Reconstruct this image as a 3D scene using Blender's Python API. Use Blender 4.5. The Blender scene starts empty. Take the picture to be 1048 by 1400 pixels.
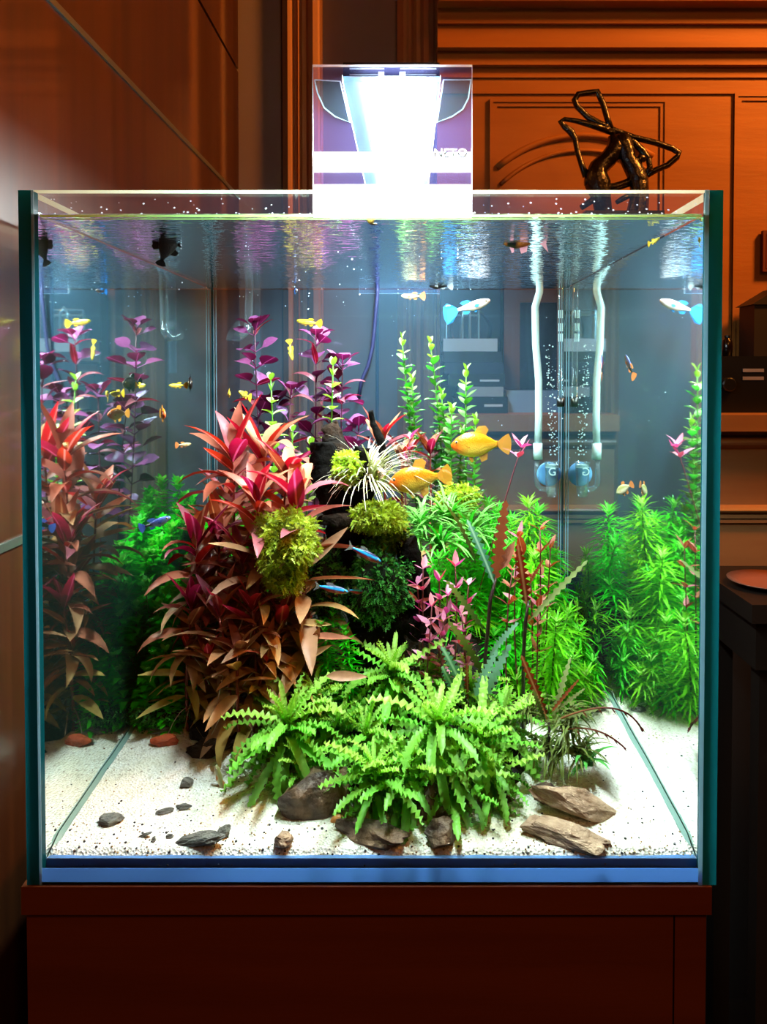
import bpy, bmesh, math, random
from mathutils import Vector, Matrix, Euler, noise
from math import sin, cos, pi, radians, sqrt, atan2
R = random.Random(7)
scene = bpy.context.scene
COL = scene.collection
# ------------------------------------------------------------------ camera
F, CX, PITCH = 1035.0, 556.0, radians(1.45)
CY = 510 + F * math.tan(PITCH)
ZC = 1.088
CAM = Vector((0, 0, ZC))
FW = Vector((0, cos(PITCH), -sin(PITCH)))
UP = Vector((0, sin(PITCH), cos(PITCH)))
RT = Vector((1, 0, 0))
cd = bpy.data.cameras.new('camera')
cam = bpy.data.objects.new('camera', cd)
COL.objects.link(cam)
cd.sensor_fit = 'HORIZONTAL'
cd.sensor_width = 36
cd.lens = F / 1048 * 36
cd.shift_x = (524 - CX) / 1048
cd.shift_y = -(700 - CY) / 1048
cd.clip_start = 0.01
cam.location = CAM
cam.rotation_euler = (pi / 2 - PITCH, 0, 0)
scene.camera = cam
# ------------------------------------------------------------------ world, lights, exposure
w = bpy.data.worlds.new('room_dark')
scene.world = w
w.use_nodes = True
w.node_tree.nodes['Background'].inputs[0].default_value = (0.9, 0.5, 0.28, 1)
w.node_tree.nodes['Background'].inputs[1].default_value = 0.006
ld = bpy.data.lights.new('room_lamp', 'POINT')
ld.energy = 150
ld.color = (1.0, 0.31, 0.04)
ld.shadow_soft_size = 0.14
room_lamp = bpy.data.objects.new('room_lamp', ld)
room_lamp.location = (1.3, 0.8, 2.25)
COL.objects.link(room_lamp)
fd = bpy.data.lights.new('fill_light', 'POINT')  # unseen warm fill, added on the camera side to lift the cabinet front
fd.energy = 27
fd.color = (1.0, 0.33, 0.06)
fd.shadow_soft_size = 0.2
fill_obj = bpy.data.objects.new('fill_light', fd)
fill_obj.location = (0.7, -1.0, 2.3)
COL.objects.link(fill_obj)
LED_STRENGTH = 175.0
scene.view_settings.view_transform = 'Standard'
scene.view_settings.look = 'None'
scene.view_settings.exposure = 0.0
scene.view_settings.gamma = 1.0
scene.view_settings.use_curve_mapping = False
cy = scene.cycles
cy.use_denoising = True
cy.max_bounces = 10
cy.diffuse_bounces = 3
cy.glossy_bounces = 6
cy.transmission_bounces = 6
cy.transparent_max_bounces = 40
cy.caustics_reflective = False
cy.caustics_refractive = False
cy.sample_clamp_indirect = 60.0
cy.blur_glossy = 0.3

# ------------------------------------------------------------------ helpers
def P(px, py, Y):
    d = FW * F + RT * (px - CX) + UP * (CY - py)
    return CAM + d * (Y / d.y)

def S(px, Y):           # pixels to metres at depth Y
    return px * Y / F

def lin(c):
    if isinstance(c, str):
        c = [int(c[i:i + 2], 16) / 255 for i in (0, 2, 4)]
    return tuple((x / 12.92 if x <= .04045 else ((x + .055) / 1.055) ** 2.4) for x in c) + (1,)

def new_mat(name):
    m = bpy.data.materials.new(name)
    m.use_nodes = True
    nt = m.node_tree
    nt.nodes.clear()
    out = nt.nodes.new('ShaderNodeOutputMaterial')
    return m, nt, out

def N(nt, t, **kw):
    n = nt.nodes.new('ShaderNode' + t)
    for k, v in kw.items():
        if k.startswith('i_'):
            n.inputs[k[2:].replace('_', ' ')].default_value = v
        else:
            setattr(n, k, v)
    return n

def L(nt, a, b):
    nt.links.new(a, b)

def ramp(nt, stops, interp='LINEAR'):
    r = N(nt, 'ValToRGB')
    r.color_ramp.interpolation = interp
    e = r.color_ramp.elements
    while len(e) < len(stops):
        e.new(0.5)
    for i, (p, c) in enumerate(stops):
        e[i].position = p
        e[i].color = c if len(c) == 4 else lin(c)
    return r

def pmat(name, col, rough=.5, spec=.5, metal=0, col2=None, nscale=20, stretch=(1, 1, 1), bump=0, bscale=60, detail=4, lo=.35, hi=.65, coat=0):
    m, nt, out = new_mat(name)
    b = N(nt, 'BsdfPrincipled')
    b.inputs['Roughness'].default_value = rough
    b.inputs['Specular IOR Level'].default_value = spec
    b.inputs['Metallic'].default_value = metal
    b.inputs['Coat Weight'].default_value = coat
    b.inputs['Base Color'].default_value = lin(col)
    tc = N(nt, 'TexCoord')
    mp = N(nt, 'Mapping')
    mp.inputs['Scale'].default_value = stretch
    L(nt, tc.outputs['Object'], mp.inputs['Vector'])
    if col2 is not None:
        nz = N(nt, 'TexNoise')
        nz.inputs['Scale'].default_value = nscale
        nz.inputs['Detail'].default_value = detail
        L(nt, mp.outputs[0], nz.inputs['Vector'])
        r = ramp(nt, [(lo, lin(col)), (hi, lin(col2))])
        L(nt, nz.outputs['Fac'], r.inputs[0])
        L(nt, r.outputs[0], b.inputs['Base Color'])
    if bump:
        nb = N(nt, 'TexNoise')
        nb.inputs['Scale'].default_value = bscale
        nb.inputs['Detail'].default_value = 5
        L(nt, mp.outputs[0], nb.inputs['Vector'])
        bp = N(nt, 'Bump')
        bp.inputs['Strength'].default_value = bump
        bp.inputs['Distance'].default_value = .01
        L(nt, nb.outputs['Fac'], bp.inputs['Height'])
        L(nt, bp.outputs[0], b.inputs['Normal'])
    L(nt, b.outputs[0], out.inputs[0])
    return m

def leafmat(name, base, tip, under, trans=.3, rough=.4, rib=None, var=.25, edge=None, nscale=6, spots=None):
    """unit leaf lies along local +X (0..1), width along Y"""
    m, nt, out = new_mat(name)
    tc = N(nt, 'TexCoord')
    sp = N(nt, 'SeparateXYZ')
    L(nt, tc.outputs['Object'], sp.inputs[0])
    r = ramp(nt, [(0.05, lin(base)), (0.8, lin(tip))])
    L(nt, sp.outputs[0], r.inputs[0])
    colr = r.outputs[0]
    ab = N(nt, 'Math', operation='ABSOLUTE')
    L(nt, sp.outputs[1], ab.inputs[0])
    if edge:
        e = N(nt, 'MapRange')
        e.inputs[1].default_value = .03; e.inputs[2].default_value = .1
        L(nt, ab.outputs[0], e.inputs[0])
        mx = N(nt, 'MixRGB'); mx.inputs[2].default_value = lin(edge)
        L(nt, e.outputs[0], mx.inputs[0]); L(nt, colr, mx.inputs[1]); colr = mx.outputs[0]
    if rib:
        e = N(nt, 'MapRange')
        e.inputs[1].default_value = .006; e.inputs[2].default_value = .02
        e.inputs[3].default_value = 1; e.inputs[4].default_value = 0
        L(nt, ab.outputs[0], e.inputs[0])
        mx = N(nt, 'MixRGB'); mx.inputs[2].default_value = lin(rib)
        L(nt, e.outputs[0], mx.inputs[0]); L(nt, colr, mx.inputs[1]); colr = mx.outputs[0]
    g = N(nt, 'NewGeometry')
    mu = N(nt, 'MixRGB'); mu.inputs[2].default_value = lin(under)
    L(nt, g.outputs['Backfacing'], mu.inputs[0]); L(nt, colr, mu.inputs[1]); colr = mu.outputs[0]
    oi = N(nt, 'ObjectInfo')
    nz = N(nt, 'TexNoise'); nz.inputs['Scale'].default_value = nscale
    L(nt, tc.outputs['Object'], nz.inputs['Vector'])
    ad = N(nt, 'Math', operation='ADD')
    L(nt, oi.outputs['Random'], ad.inputs[0]); L(nt, nz.outputs['Fac'], ad.inputs[1])
    mr = N(nt, 'MapRange')
    mr.inputs[1].default_value = .3; mr.inputs[2].default_value = 1.7
    mr.inputs[3].default_value = 1 - var; mr.inputs[4].default_value = 1 + var
    L(nt, ad.outputs[0], mr.inputs[0])
    hs = N(nt, 'HueSaturation')
    L(nt, mr.outputs[0], hs.inputs['Value']); L(nt, colr, hs.inputs['Color'])
    h2 = N(nt, 'MapRange'); h2.inputs[3].default_value = .49; h2.inputs[4].default_value = .51
    L(nt, oi.outputs['Random'], h2.inputs[0]); L(nt, h2.outputs[0], hs.inputs['Hue'])
    b = N(nt, 'BsdfPrincipled')
    b.inputs['Roughness'].default_value = rough
    b.inputs['Specular IOR Level'].default_value = .2
    t = N(nt, 'BsdfTranslucent')
    L(nt, hs.outputs[0], b.inputs['Base Color']); L(nt, hs.outputs[0], t.inputs[0])
    mix = N(nt, 'MixShader'); mix.inputs[0].default_value = trans
    L(nt, b.outputs[0], mix.inputs[1]); L(nt, t.outputs[0], mix.inputs[2])
    L(nt, mix.outputs[0], out.inputs[0])
    return m

def interface(name, ior, tint=(1, 1, 1), rough=0.0, bump=0, bscale=(1, 1, 1), haze=0, haze_col='a0c0d0', bdist=.001):
    """thin boundary between two media: transparent, Fresnel reflection, total internal reflection from inside"""
    m, nt, out = new_mat(name)
    fr = N(nt, 'Fresnel'); fr.inputs[0].default_value = ior
    tr = N(nt, 'BsdfTransparent'); tr.inputs[0].default_value = tuple(tint) + (1,)
    gl = N(nt, 'BsdfGlossy'); gl.inputs['Roughness'].default_value = rough
    gl.inputs[0].default_value = tuple(tint) + (1,)
    if bump:
        tc = N(nt, 'TexCoord'); mp = N(nt, 'Mapping'); mp.inputs['Scale'].default_value = bscale
        L(nt, tc.outputs['Object'], mp.inputs[0])
        nz = N(nt, 'TexNoise'); nz.inputs['Scale'].default_value = 1; nz.inputs['Detail'].default_value = 2
        L(nt, mp.outputs[0], nz.inputs['Vector'])
        bp = N(nt, 'Bump'); bp.inputs['Strength'].default_value = bump; bp.inputs['Distance'].default_value = bdist
        L(nt, nz.outputs['Fac'], bp.inputs['Height'])
        L(nt, bp.outputs[0], gl.inputs['Normal'])
    mx = N(nt, 'MixShader')
    L(nt, fr.outputs[0], mx.inputs[0]); L(nt, tr.outputs[0], mx.inputs[1]); L(nt, gl.outputs[0], mx.inputs[2])
    last = mx.outputs[0]
    if haze:
        d = N(nt, 'BsdfDiffuse'); d.inputs[0].default_value = lin(haze_col)
        t2 = N(nt, 'BsdfTranslucent'); t2.inputs[0].default_value = lin(haze_col)
        a = N(nt, 'MixShader'); a.inputs[0].default_value = .5
        L(nt, d.outputs[0], a.inputs[1]); L(nt, t2.outputs[0], a.inputs[2])
        m2 = N(nt, 'MixShader'); m2.inputs[0].default_value = haze
        L(nt, last, m2.inputs[1]); L(nt, a.outputs[0], m2.inputs[2]); last = m2.outputs[0]
    L(nt, last, out.inputs[0])
    return m

def glassware(name, tint=(.97, .99, 1), haze=0, haze_col='ffffff', lo=.03, hi=.55, p=3.0):
    """thin clear ware: see-through, brighter reflection towards its outline"""
    m, nt, out = new_mat(name)
    lw = N(nt, 'LayerWeight'); lw.inputs[0].default_value = .5
    pw = N(nt, 'Math', operation='POWER'); pw.inputs[1].default_value = p; L(nt, lw.outputs['Facing'], pw.inputs[0])
    mr = N(nt, 'MapRange'); mr.inputs[3].default_value = lo; mr.inputs[4].default_value = hi; L(nt, pw.outputs[0], mr.inputs[0])
    tr = N(nt, 'BsdfTransparent'); tr.inputs[0].default_value = tuple(tint) + (1,)
    gl = N(nt, 'BsdfGlossy'); gl.inputs['Roughness'].default_value = .02
    mx = N(nt, 'MixShader'); L(nt, mr.outputs[0], mx.inputs[0]); L(nt, tr.outputs[0], mx.inputs[1]); L(nt, gl.outputs[0], mx.inputs[2])
    last = mx.outputs[0]
    if haze:
        d = N(nt, 'BsdfDiffuse'); d.inputs[0].default_value = lin(haze_col)
        t2 = N(nt, 'BsdfTranslucent'); t2.inputs[0].default_value = lin(haze_col)
        a = N(nt, 'MixShader'); a.inputs[0].default_value = .5
        L(nt, d.outputs[0], a.inputs[1]); L(nt, t2.outputs[0], a.inputs[2])
        m2 = N(nt, 'MixShader'); m2.inputs[0].default_value = haze
        L(nt, last, m2.inputs[1]); L(nt, a.outputs[0], m2.inputs[2]); last = m2.outputs[0]
    L(nt, last, out.inputs[0])
    return m

def transmat(name, tint=(1, 1, 1)):
    m, nt, out = new_mat(name)
    tr = N(nt, 'BsdfTransparent'); tr.inputs[0].default_value = tuple(tint) + (1,)
    L(nt, tr.outputs[0], out.inputs[0])
    return m

def milky(name, col, trans=.5, clear=0.0, rough=.3):
    m, nt, out = new_mat(name)
    b = N(nt, 'BsdfPrincipled'); b.inputs['Base Color'].default_value = lin(col); b.inputs['Roughness'].default_value = rough
    t = N(nt, 'BsdfTranslucent'); t.inputs[0].default_value = lin(col)
    mx = N(nt, 'MixShader'); mx.inputs[0].default_value = trans
    L(nt, b.outputs[0], mx.inputs[1]); L(nt, t.outputs[0], mx.inputs[2])
    last = mx.outputs[0]
    if clear:
        tr = N(nt, 'BsdfTransparent')
        m2 = N(nt, 'MixShader'); m2.inputs[0].default_value = clear
        L(nt, last, m2.inputs[1]); L(nt, tr.outputs[0], m2.inputs[2]); last = m2.outputs[0]
    L(nt, last, out.inputs[0])
    return m

def emat(name, col, s):
    m, nt, out = new_mat(name)
    e = N(nt, 'Emission'); e.inputs[0].default_value = tuple(col) + (1,); e.inputs[1].default_value = s
    L(nt, e.outputs[0], out.inputs[0])
    return m

class MB:
    def __init__(s):
        s.v, s.f, s.m = [], [], []
    def add(s, vs, fs, mi=0):
        o = len(s.v)
        s.v += [tuple(v) for v in vs]
        s.f += [tuple(i + o for i in f) for f in fs]
        s.m += [mi] * len(fs)
        return s
    def box(s, a, b, mi=0, mis=None):
        x0, y0, z0 = a; x1, y1, z1 = b
        vs = [(x0, y0, z0), (x1, y0, z0), (x1, y1, z0), (x0, y1, z0), (x0, y0, z1), (x1, y0, z1), (x1, y1, z1), (x0, y1, z1)]
        fs = [(0, 3, 2, 1), (4, 5, 6, 7), (0, 1, 5, 4), (2, 3, 7, 6), (0, 4, 7, 3), (1, 2, 6, 5)]  # -z +z -y +y -x +x
        s.add(vs, fs, mi)
        if mis:
            s.m[-6:] = mis
        return s
    def tube(s, pts, rad, n=6, mi=0, caps=True, sq=1.0):
        pts = [Vector(p) for p in pts]
        if not hasattr(rad, '__len__'):
            rad = [rad] * len(pts)
        o = len(s.v)
        ref = Vector((0, 0, 1))
        for i, p in enumerate(pts):
            t = (pts[min(i + 1, len(pts) - 1)] - pts[max(i - 1, 0)])
            t = t.normalized() if t.length > 1e-9 else Vector((0, 0, 1))
            if i == 0:
                ref = Vector((1, 0, 0)) if abs(t.x) < .8 else Vector((0, 1, 0))
            u = (ref - t * ref.dot(t)).normalized(); ref = u
            v = t.cross(u)
            for k in range(n):
                a = 2 * pi * k / n
                s.v.append(tuple(p + (u * cos(a) + v * sin(a) * sq) * rad[i]))
        for i in range(len(pts) - 1):
            for k in range(n):
                a, b = o + i * n + k, o + i * n + (k + 1) % n
                s.f.append((a, b, b + n, a + n)); s.m.append(mi)
        if caps:
            s.f.append(tuple(o + k for k in reversed(range(n)))); s.m.append(mi)
            s.f.append(tuple(o + (len(pts) - 1) * n + k for k in range(n))); s.m.append(mi)
        return s
    def lathe(s, prof, n=16, c=(0, 0, 0), mi=0, sx=1, sy=1):
        o = len(s.v)
        for r, z in prof:
            for k in range(n):
                a = 2 * pi * k / n
                s.v.append((c[0] + r * cos(a) * sx, c[1] + r * sin(a) * sy, c[2] + z))
        for i in range(len(prof) - 1):
            for k in range(n):
                a, b = o + i * n + k, o + i * n + (k + 1) % n
                s.f.append((a, b, b + n, a + n)); s.m.append(mi)
        s.f.append(tuple(o + k for k in reversed(range(n)))); s.m.append(mi)
        s.f.append(tuple(o + (len(prof) - 1) * n + k for k in range(n))); s.m.append(mi)
        return s
    def sphere(s, c, r, nu=8, nv=6, mi=0, sc=(1, 1, 1)):
        prof = []
        o = len(s.v)
        for j in range(1, nv):
            th = pi * j / nv
            for k in range(nu):
                a = 2 * pi * k / nu
                s.v.append((c[0] + r * sin(th) * cos(a) * sc[0], c[1] + r * sin(th) * sin(a) * sc[1], c[2] - r * cos(th) * sc[2]))
        b = len(s.v); s.v.append((c[0], c[1], c[2] - r * sc[2])); s.v.append((c[0], c[1], c[2] + r * sc[2]))
        for j in range(nv - 2):
            for k in range(nu):
                a0, a1 = o + j * nu + k, o + j * nu + (k + 1) % nu
                s.f.append((a0, a1, a1 + nu, a0 + nu)); s.m.append(mi)
        for k in range(nu):
            s.f.append((b, o + (k + 1) % nu, o + k)); s.m.append(mi)
            q = o + (nv - 2) * nu
            s.f.append((b + 1, q + k, q + (k + 1) % nu)); s.m.append(mi)
        return s
    def mesh(s, name, mats, smooth=False):
        me = bpy.data.meshes.new(name)
        me.from_pydata(s.v, [], s.f)
        for m in (mats if isinstance(mats, (list, tuple)) else [mats]):
            me.materials.append(m)
        me.polygons.foreach_set('material_index', s.m)
        if smooth:
            me.polygons.foreach_set('use_smooth', [True] * len(s.f))
        me.update()
        return me
    def build(s, name, mats, parent=None, smooth=False, loc=None):
        return link(name, s.mesh(name, mats, smooth), parent, loc)

def link(name, data, parent=None, loc=None, rot=None, sc=None):
    o = bpy.data.objects.new(name, data)
    COL.objects.link(o)
    if parent is not None:
        o.parent = parent
    if loc is not None: o.location = loc
    if rot is not None: o.rotation_euler = rot
    if sc is not None: o.scale = sc if hasattr(sc, '__len__') else (sc, sc, sc)
    return o

def tag(o, label=None, cat=None, group=None, kind=None):
    if label: o['label'] = label
    if cat: o['category'] = cat
    if group: o['group'] = group
    if kind: o['kind'] = kind
    return o

def thing(name, label, cat, loc=(0, 0, 0), rot=(0, 0, 0), group=None):
    o = link(name, None, None, loc, rot)
    o.empty_display_size = .01
    return tag(o, label, cat, group)

def stuff(o):
    o['kind'] = 'stuff'
    return o
# ------------------------------------------------------------------ materials of the room
M = {}
M['wall'] = pmat('grey_wall_paint', '8c7c7a', .8, col2='847472', nscale=3)
M['trimwood'] = pmat('moulded_trim_wood', 'b8845c', .45, col2='a87650', nscale=4, stretch=(6, 6, .4))
M['panel'] = pmat('panelled_wood', 'a06224', .6, col2='94581e', nscale=3, stretch=(1, 1, 7), bump=.05, bscale=20)
M['mantel'] = pmat('mantel_wood', '96683e', .45, col2='8a5e38', nscale=4, stretch=(1, 1, 8))
M['black'] = pmat('black_plastic', '0a0a0b', .35)
M['void_black'] = pmat('dark_firebox', '070505', .9)
M['floor'] = pmat('dark_floorboards', '1a0d06', .55, col2='120804', nscale=5, stretch=(1, 12, 1))
M['stand'] = pmat('brown_cabinet_wood', '8a481f', .42, col2='7c3e1a', nscale=3, stretch=(1, 1, 14), bump=.03, bscale=30)
M['bronze'] = pmat('black_bronze', '0b0705', .22, spec=.7, col2='1c0f08', nscale=30, bump=.25, bscale=90)
M['strip'] = pmat('brushed_metal_strip', '9fb0a8', .3, metal=.9)

def wood_gloss():
    m, nt, out = new_mat('glossy_wood_veneer')
    tc = N(nt, 'TexCoord'); mp = N(nt, 'Mapping'); mp.inputs['Scale'].default_value = (60, 60, 1.6)
    L(nt, tc.outputs['Object'], mp.inputs[0])
    nz = N(nt, 'TexNoise'); nz.inputs['Scale'].default_value = 1; nz.inputs['Detail'].default_value = 6
    L(nt, mp.outputs[0], nz.inputs['Vector'])
    r = ramp(nt, [(.35, '361805'), (.65, '4a2409')])
    L(nt, nz.outputs['Fac'], r.inputs[0])
    b = N(nt, 'BsdfPrincipled'); L(nt, r.outputs[0], b.inputs['Base Color'])
    b.inputs['Roughness'].default_value = .38; b.inputs['Specular IOR Level'].default_value = .9; b.inputs['Coat Weight'].default_value = 1.0; b.inputs['Coat Roughness'].default_value = .07
    L(nt, b.outputs[0], out.inputs[0])
    return m
M['veneer'] = wood_gloss()

# ------------------------------------------------------------------ room shell
WY = 1.5
tag(MB().box((-1.6, -1.2, -.05), (2.4, WY, 0)).build('floor', M['floor']), kind='structure')
tag(MB().box((-1.6, WY, 0), (2.4, WY + .1, 2.6)).build('wall_back', M['wall']), kind='structure')

def trim(name, px0, px1):
    x0, x1 = P(px0, 300, WY).x, P(px1, 300, WY).x
    d = x1 - x0
    prof = [(0, 0), (0, .012), (.10, .020), (.16, .026), (.24, .024), (.30, .016), (.36, .018), (.42, .026), (.50, .014), (.60, .012), (.68, .03), (.80, .036), (.92, .034), (.96, .03), (1, .03), (1, 0)]
    mb = MB()
    n = len(prof)
    vs = [(x0 + d * a, WY - b - .001, z) for z in (0, 2.6) for a, b in prof]
    fs = [(i, i + 1, n + i + 1, n + i) for i in range(n - 1)]
    fs = [tuple(reversed(f)) for f in fs]
    mb.add(vs, fs)
    return tag(mb.build(name, M['trimwood']), kind='structure')
trim('trim_1', 388, 442)
trim('trim_2', 543, 595)

# panelled overmantel on the chimney breast
OY = 1.43
om = thing('overmantel', 'orange wooden overmantel with raised panels and an arched moulding', 'wall panelling', (0, OY, 0))
xo0 = P(597, 300, OY).x
MB().box((xo0, 0, 1.0), (1.9, WY - OY - .001, 2.6)).build('board', M['panel'], om)
def hz(y):
    return P(600, y, OY).z
corn = MB()
for (ya, yb, d) in ((-120, 14, .05), (14, 22, .06), (22, 42, .03), (42, 66, .022), (66, 74, .03), (74, 92, .012)):
    corn.box((xo0, -d, hz(yb)), (1.9, 0, hz(ya)))
corn.build('cornice', M['panel'], om)
band = MB()
for (ya, yb, d) in ((104, 107, .004), (126, 129, .004)):
    band.box((xo0 + .01, -d, hz(yb)), (1.9, 0, hz(ya)))
band.build('frieze_bead', M['panel'], om)
def frame(px0, py0, px1, py1, w=10, d=.005):
    a, b = P(px0, py1, OY), P(px1, py0, OY)
    ws = S(w, OY)
    mb = MB()
    for k, (dd, ww) in enumerate(((d, ws * .45), (d * .55, ws))):
        mb.box((a.x, -dd, a.z), (a.x + ww, 0, b.z)); mb.box((b.x - ww, -dd, a.z), (b.x, 0, b.z))
        mb.box((a.x + ww, -dd, b.z - ww), (b.x - ww, 0, b.z)); mb.box((a.x + ww, -dd, a.z), (b.x - ww, 0, a.z + ww))
    mb.build('panel_moulding', M['panel'], om)
frame(668, 136, 912, 520)
frame(998, 128, 1240, 560)
for rr in (178, 158):
    c = P(795, 366, OY); mb = MB()
    pts = [(c.x + S(rr, OY) * cos(t), -.002, c.z + S(rr, OY) * sin(t)) for t in [pi * (0.05 + .9 * k / 40) for k in range(41)]]
    pts = [p for p in pts if P(679, 0, OY).x < p[0] < P(901, 0, OY).x]
    mb.tube(pts, S(4.5 if rr > 160 else 3, OY), 8)
    mb.build('arch_moulding', M['panel'], om, smooth=True)

# mantelpiece
MY = 1.26
mt = thing('mantelpiece', 'moulded wooden mantelpiece with stepped shelf below the overmantel', 'mantelpiece', (0, MY, 0))
def mz(y, Y=MY): return P(990, y, Y).z
xm0 = P(598, 300, MY).x
def mould(name, ya, yb, dpr, rounded=False):
    za, zb = mz(ya), mz(yb)
    mb = MB()
    if rounded:
        n = 7
        prof = [(dpr * sin(pi * k / (n - 1)), za + (zb - za) * k / (n - 1)) for k in range(n)]
    else:
        prof = [(dpr, za), (dpr, zb)]
    pr = [(-.16, za)] + prof + [(-.16, zb)]
    vs = [(x, -a, z) for x in (xm0, 1.6) for a, z in pr]
    m = len(pr)
    fs = [(i, i + 1, m + i + 1, m + i) for i in range(m - 1)]
    fs += [tuple(range(m))[::-1], tuple(range(m, 2 * m))]
    mb.add(vs, fs)
    return mb.build(name, M['mantel'], mt)
mould('shelf', 566, 588, .03); mould('groove', 588, 594, .012); mould('roll_moulding', 594, 614, .012, True)
mould('frieze_board', 614, 690, 0); mould('roll_moulding', 690, 703, .012, True); mould('bead', 703, 708, .006)
mould('bead', 710, 714, .006); mould('lower_board', 714, 782, 0)
fb = MB(); fb.box((xm0, .03, .0), (1.6, .16, mz(784)))  # solid black panel paints the dark void of the fireplace opening
fb.build('firebox', M['void_black'], mt)
MTOP = mz(566)

# glossy wardrobe beside the tank
WX = -.29
wd = thing('wardrobe', 'tall glossy brown veneer wardrobe standing beside the aquarium', 'wardrobe', (WX, 0, 0))
joints = [0, ZC - .555, ZC - .125, ZC + .303, ZC + .52, ZC + .95, 2.5]
for i in range(len(joints) - 1):
    MB().box((-.5, -.6, joints[i] + .003), (0, 1.316, joints[i + 1] - .003)).build('panel', M['veneer'], wd)
for z in joints[1:4]:
    MB().box((-.45, -.59, z - .003), (.002, 1.312, z + .003)).build('metal_strip', M['strip'], wd)
for z in joints[4:6]:
    MB().box((-.45, -.59, z - .003), (-.004, 1.312, z + .003)).build('shadow_gap', M['black'], wd)

# cabinet under the tank
XLO, XLI, XRI, XRO = -.2551, -.2464, .1981, .2076
YFO, YFI, YBI, YBO = .500, .509, .958, .967
CT = P(500, 1210, YFO).z
cb = thing('aquarium_cabinet', 'dark brown wooden cabinet carrying the aquarium', 'cabinet', (0, YFO, 0))
xa, xb = P(31, 1230, YFO).x, P(971, 1230, YFO).x
zt = P(500, 1248, YFO).z
MB().box((xa, -.002, zt), (xb, .50, CT)).build('top_board', M['stand'], cb)
xs = P(923, 1300, YFO).x
x1 = P(967, 1300, YFO).x
MB().box((xa + .001, .003, .08), (xs - .0006, .49, zt - .0008)).build('door', M['stand'], cb)
MB().box((xs + .0006, .003, .08), (x1, .49, zt - .0008)).build('side_panel', M['stand'], cb)
MB().box((xa + .02, .04, 0), (x1 - .02, .46, .08)).build('plinth', M['black'], cb)

# ------------------------------------------------------------------ aquarium
GT = P(500, 260, YFO).z
GB = P(500, 1186, YFO).z
WZ = P(500, 295, YFI).z
g_out = interface('glass_outside_face', 1.12, (.985, 1, .995))
g_front = interface('glass_front_face', 1.33, (.985, 1, .995))
g_in = transmat('glass_wet_face', (.995, 1, .998))
g_back_in = interface('glass_hazed_face', .75, (.66, .86, 1), haze=.18, haze_col='6a9cc0')  # blue tint and haze painted into the pane for cool veiled light behind
g_side_in = interface('glass_side_face', .75, (.90, .97, .94), haze=.03, haze_col='78c0b0', rough=.03, bump=.03, bscale=(5, 5, 90), bdist=.0006)  # slight green haze paints the teal veil over the side reflections
g_dry = interface('glass_dry_face', 1.5, (.99, 1, 1), haze=.02, haze_col='b8c0e8')
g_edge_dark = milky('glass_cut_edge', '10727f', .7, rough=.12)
g_edge_lit = milky('glass_rim_lit', 'dff5d8', .6, rough=.15)  # pale colour paints the lamp-lit top edge of the same glass
g_base = milky('glass_base_edge', '9cc4f4', .85, rough=.1)
g_seam = milky('silicone_seam', 'a9d4e4', .5, clear=.25)

tank = thing('aquarium_tank', 'rimless clear glass aquarium filled with planted water', 'aquarium', (0, YFO, CT))
def pane(name, x0, x1, y0, y1, outer, fin):
    """outer: which face ('-y','+y','-x','+x') meets the room"""
    order = ['-z', '+z', '-y', '+y', '-x', '+x']
    inner = {'-y': '+y', '+y': '-y', '-x': '+x', '+x': '-x'}[outer]
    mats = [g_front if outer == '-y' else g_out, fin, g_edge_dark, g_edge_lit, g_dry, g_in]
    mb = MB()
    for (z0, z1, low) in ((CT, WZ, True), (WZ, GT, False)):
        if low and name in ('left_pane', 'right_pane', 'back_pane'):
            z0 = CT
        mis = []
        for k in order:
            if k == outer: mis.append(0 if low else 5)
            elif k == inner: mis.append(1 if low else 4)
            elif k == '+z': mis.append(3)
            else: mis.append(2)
        b = MB().box((x0, y0 - YFO, z0 - CT), (x1, y1 - YFO, z1 - CT), mis=mis)
        drop = 1 if low else 0
        mb.add(b.v, [f for i, f in enumerate(b.f) if i != drop])
        mb.m[-5:] = [m for i, m in enumerate(b.m) if i != drop]
    return mb.build(name, mats, tank)
e = .0003
pane('left_pane', XLO, XLI - e, YFO, YBO, '-x', g_side_in)
pane('right_pane', XRI + e, XRO, YFO, YBO, '+x', g_side_in)
pane('front_pane', XLI, XRI, YFO, YFI, '-y', g_in)
pane('back_pane', XLI, XRI, YBI, YBO, '+y', g_back_in)
MB().box((XLI, .0092, 0), (XRI, YBI - YFO - e, GB - CT)).build('base_pane', g_base, tank)
MB().box((XLI + e, .0007, .0015), (XRI - e, .0009, GB - CT - .0010)).build('base_edge', g_base, tank)
for (x, y, wdt) in ((XLI, YFO - .0006, .0016), (XRI - .0028, YFO - .0006, .0028)):
    MB().box((x, y - YFO, 0), (x + wdt, y - YFO + .0005, GT - CT)).build('silicone_seam', g_seam, tank)
for (x, sgn) in ((XLI, 1), (XRI, -1)):
    mb = MB()
    for dx, wd_ in ((.0022, .0012), (.0052, .001)):
        xx = x + sgn * dx
        mb.box((min(xx, xx + sgn * wd_), YBI - YFO - .0012, GB - CT), (max(xx, xx + sgn * wd_), YBI - YFO - .0004, WZ - CT))
    mb.build('silicone_seam', g_seam, tank)
# silicone along the floor edges

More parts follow.
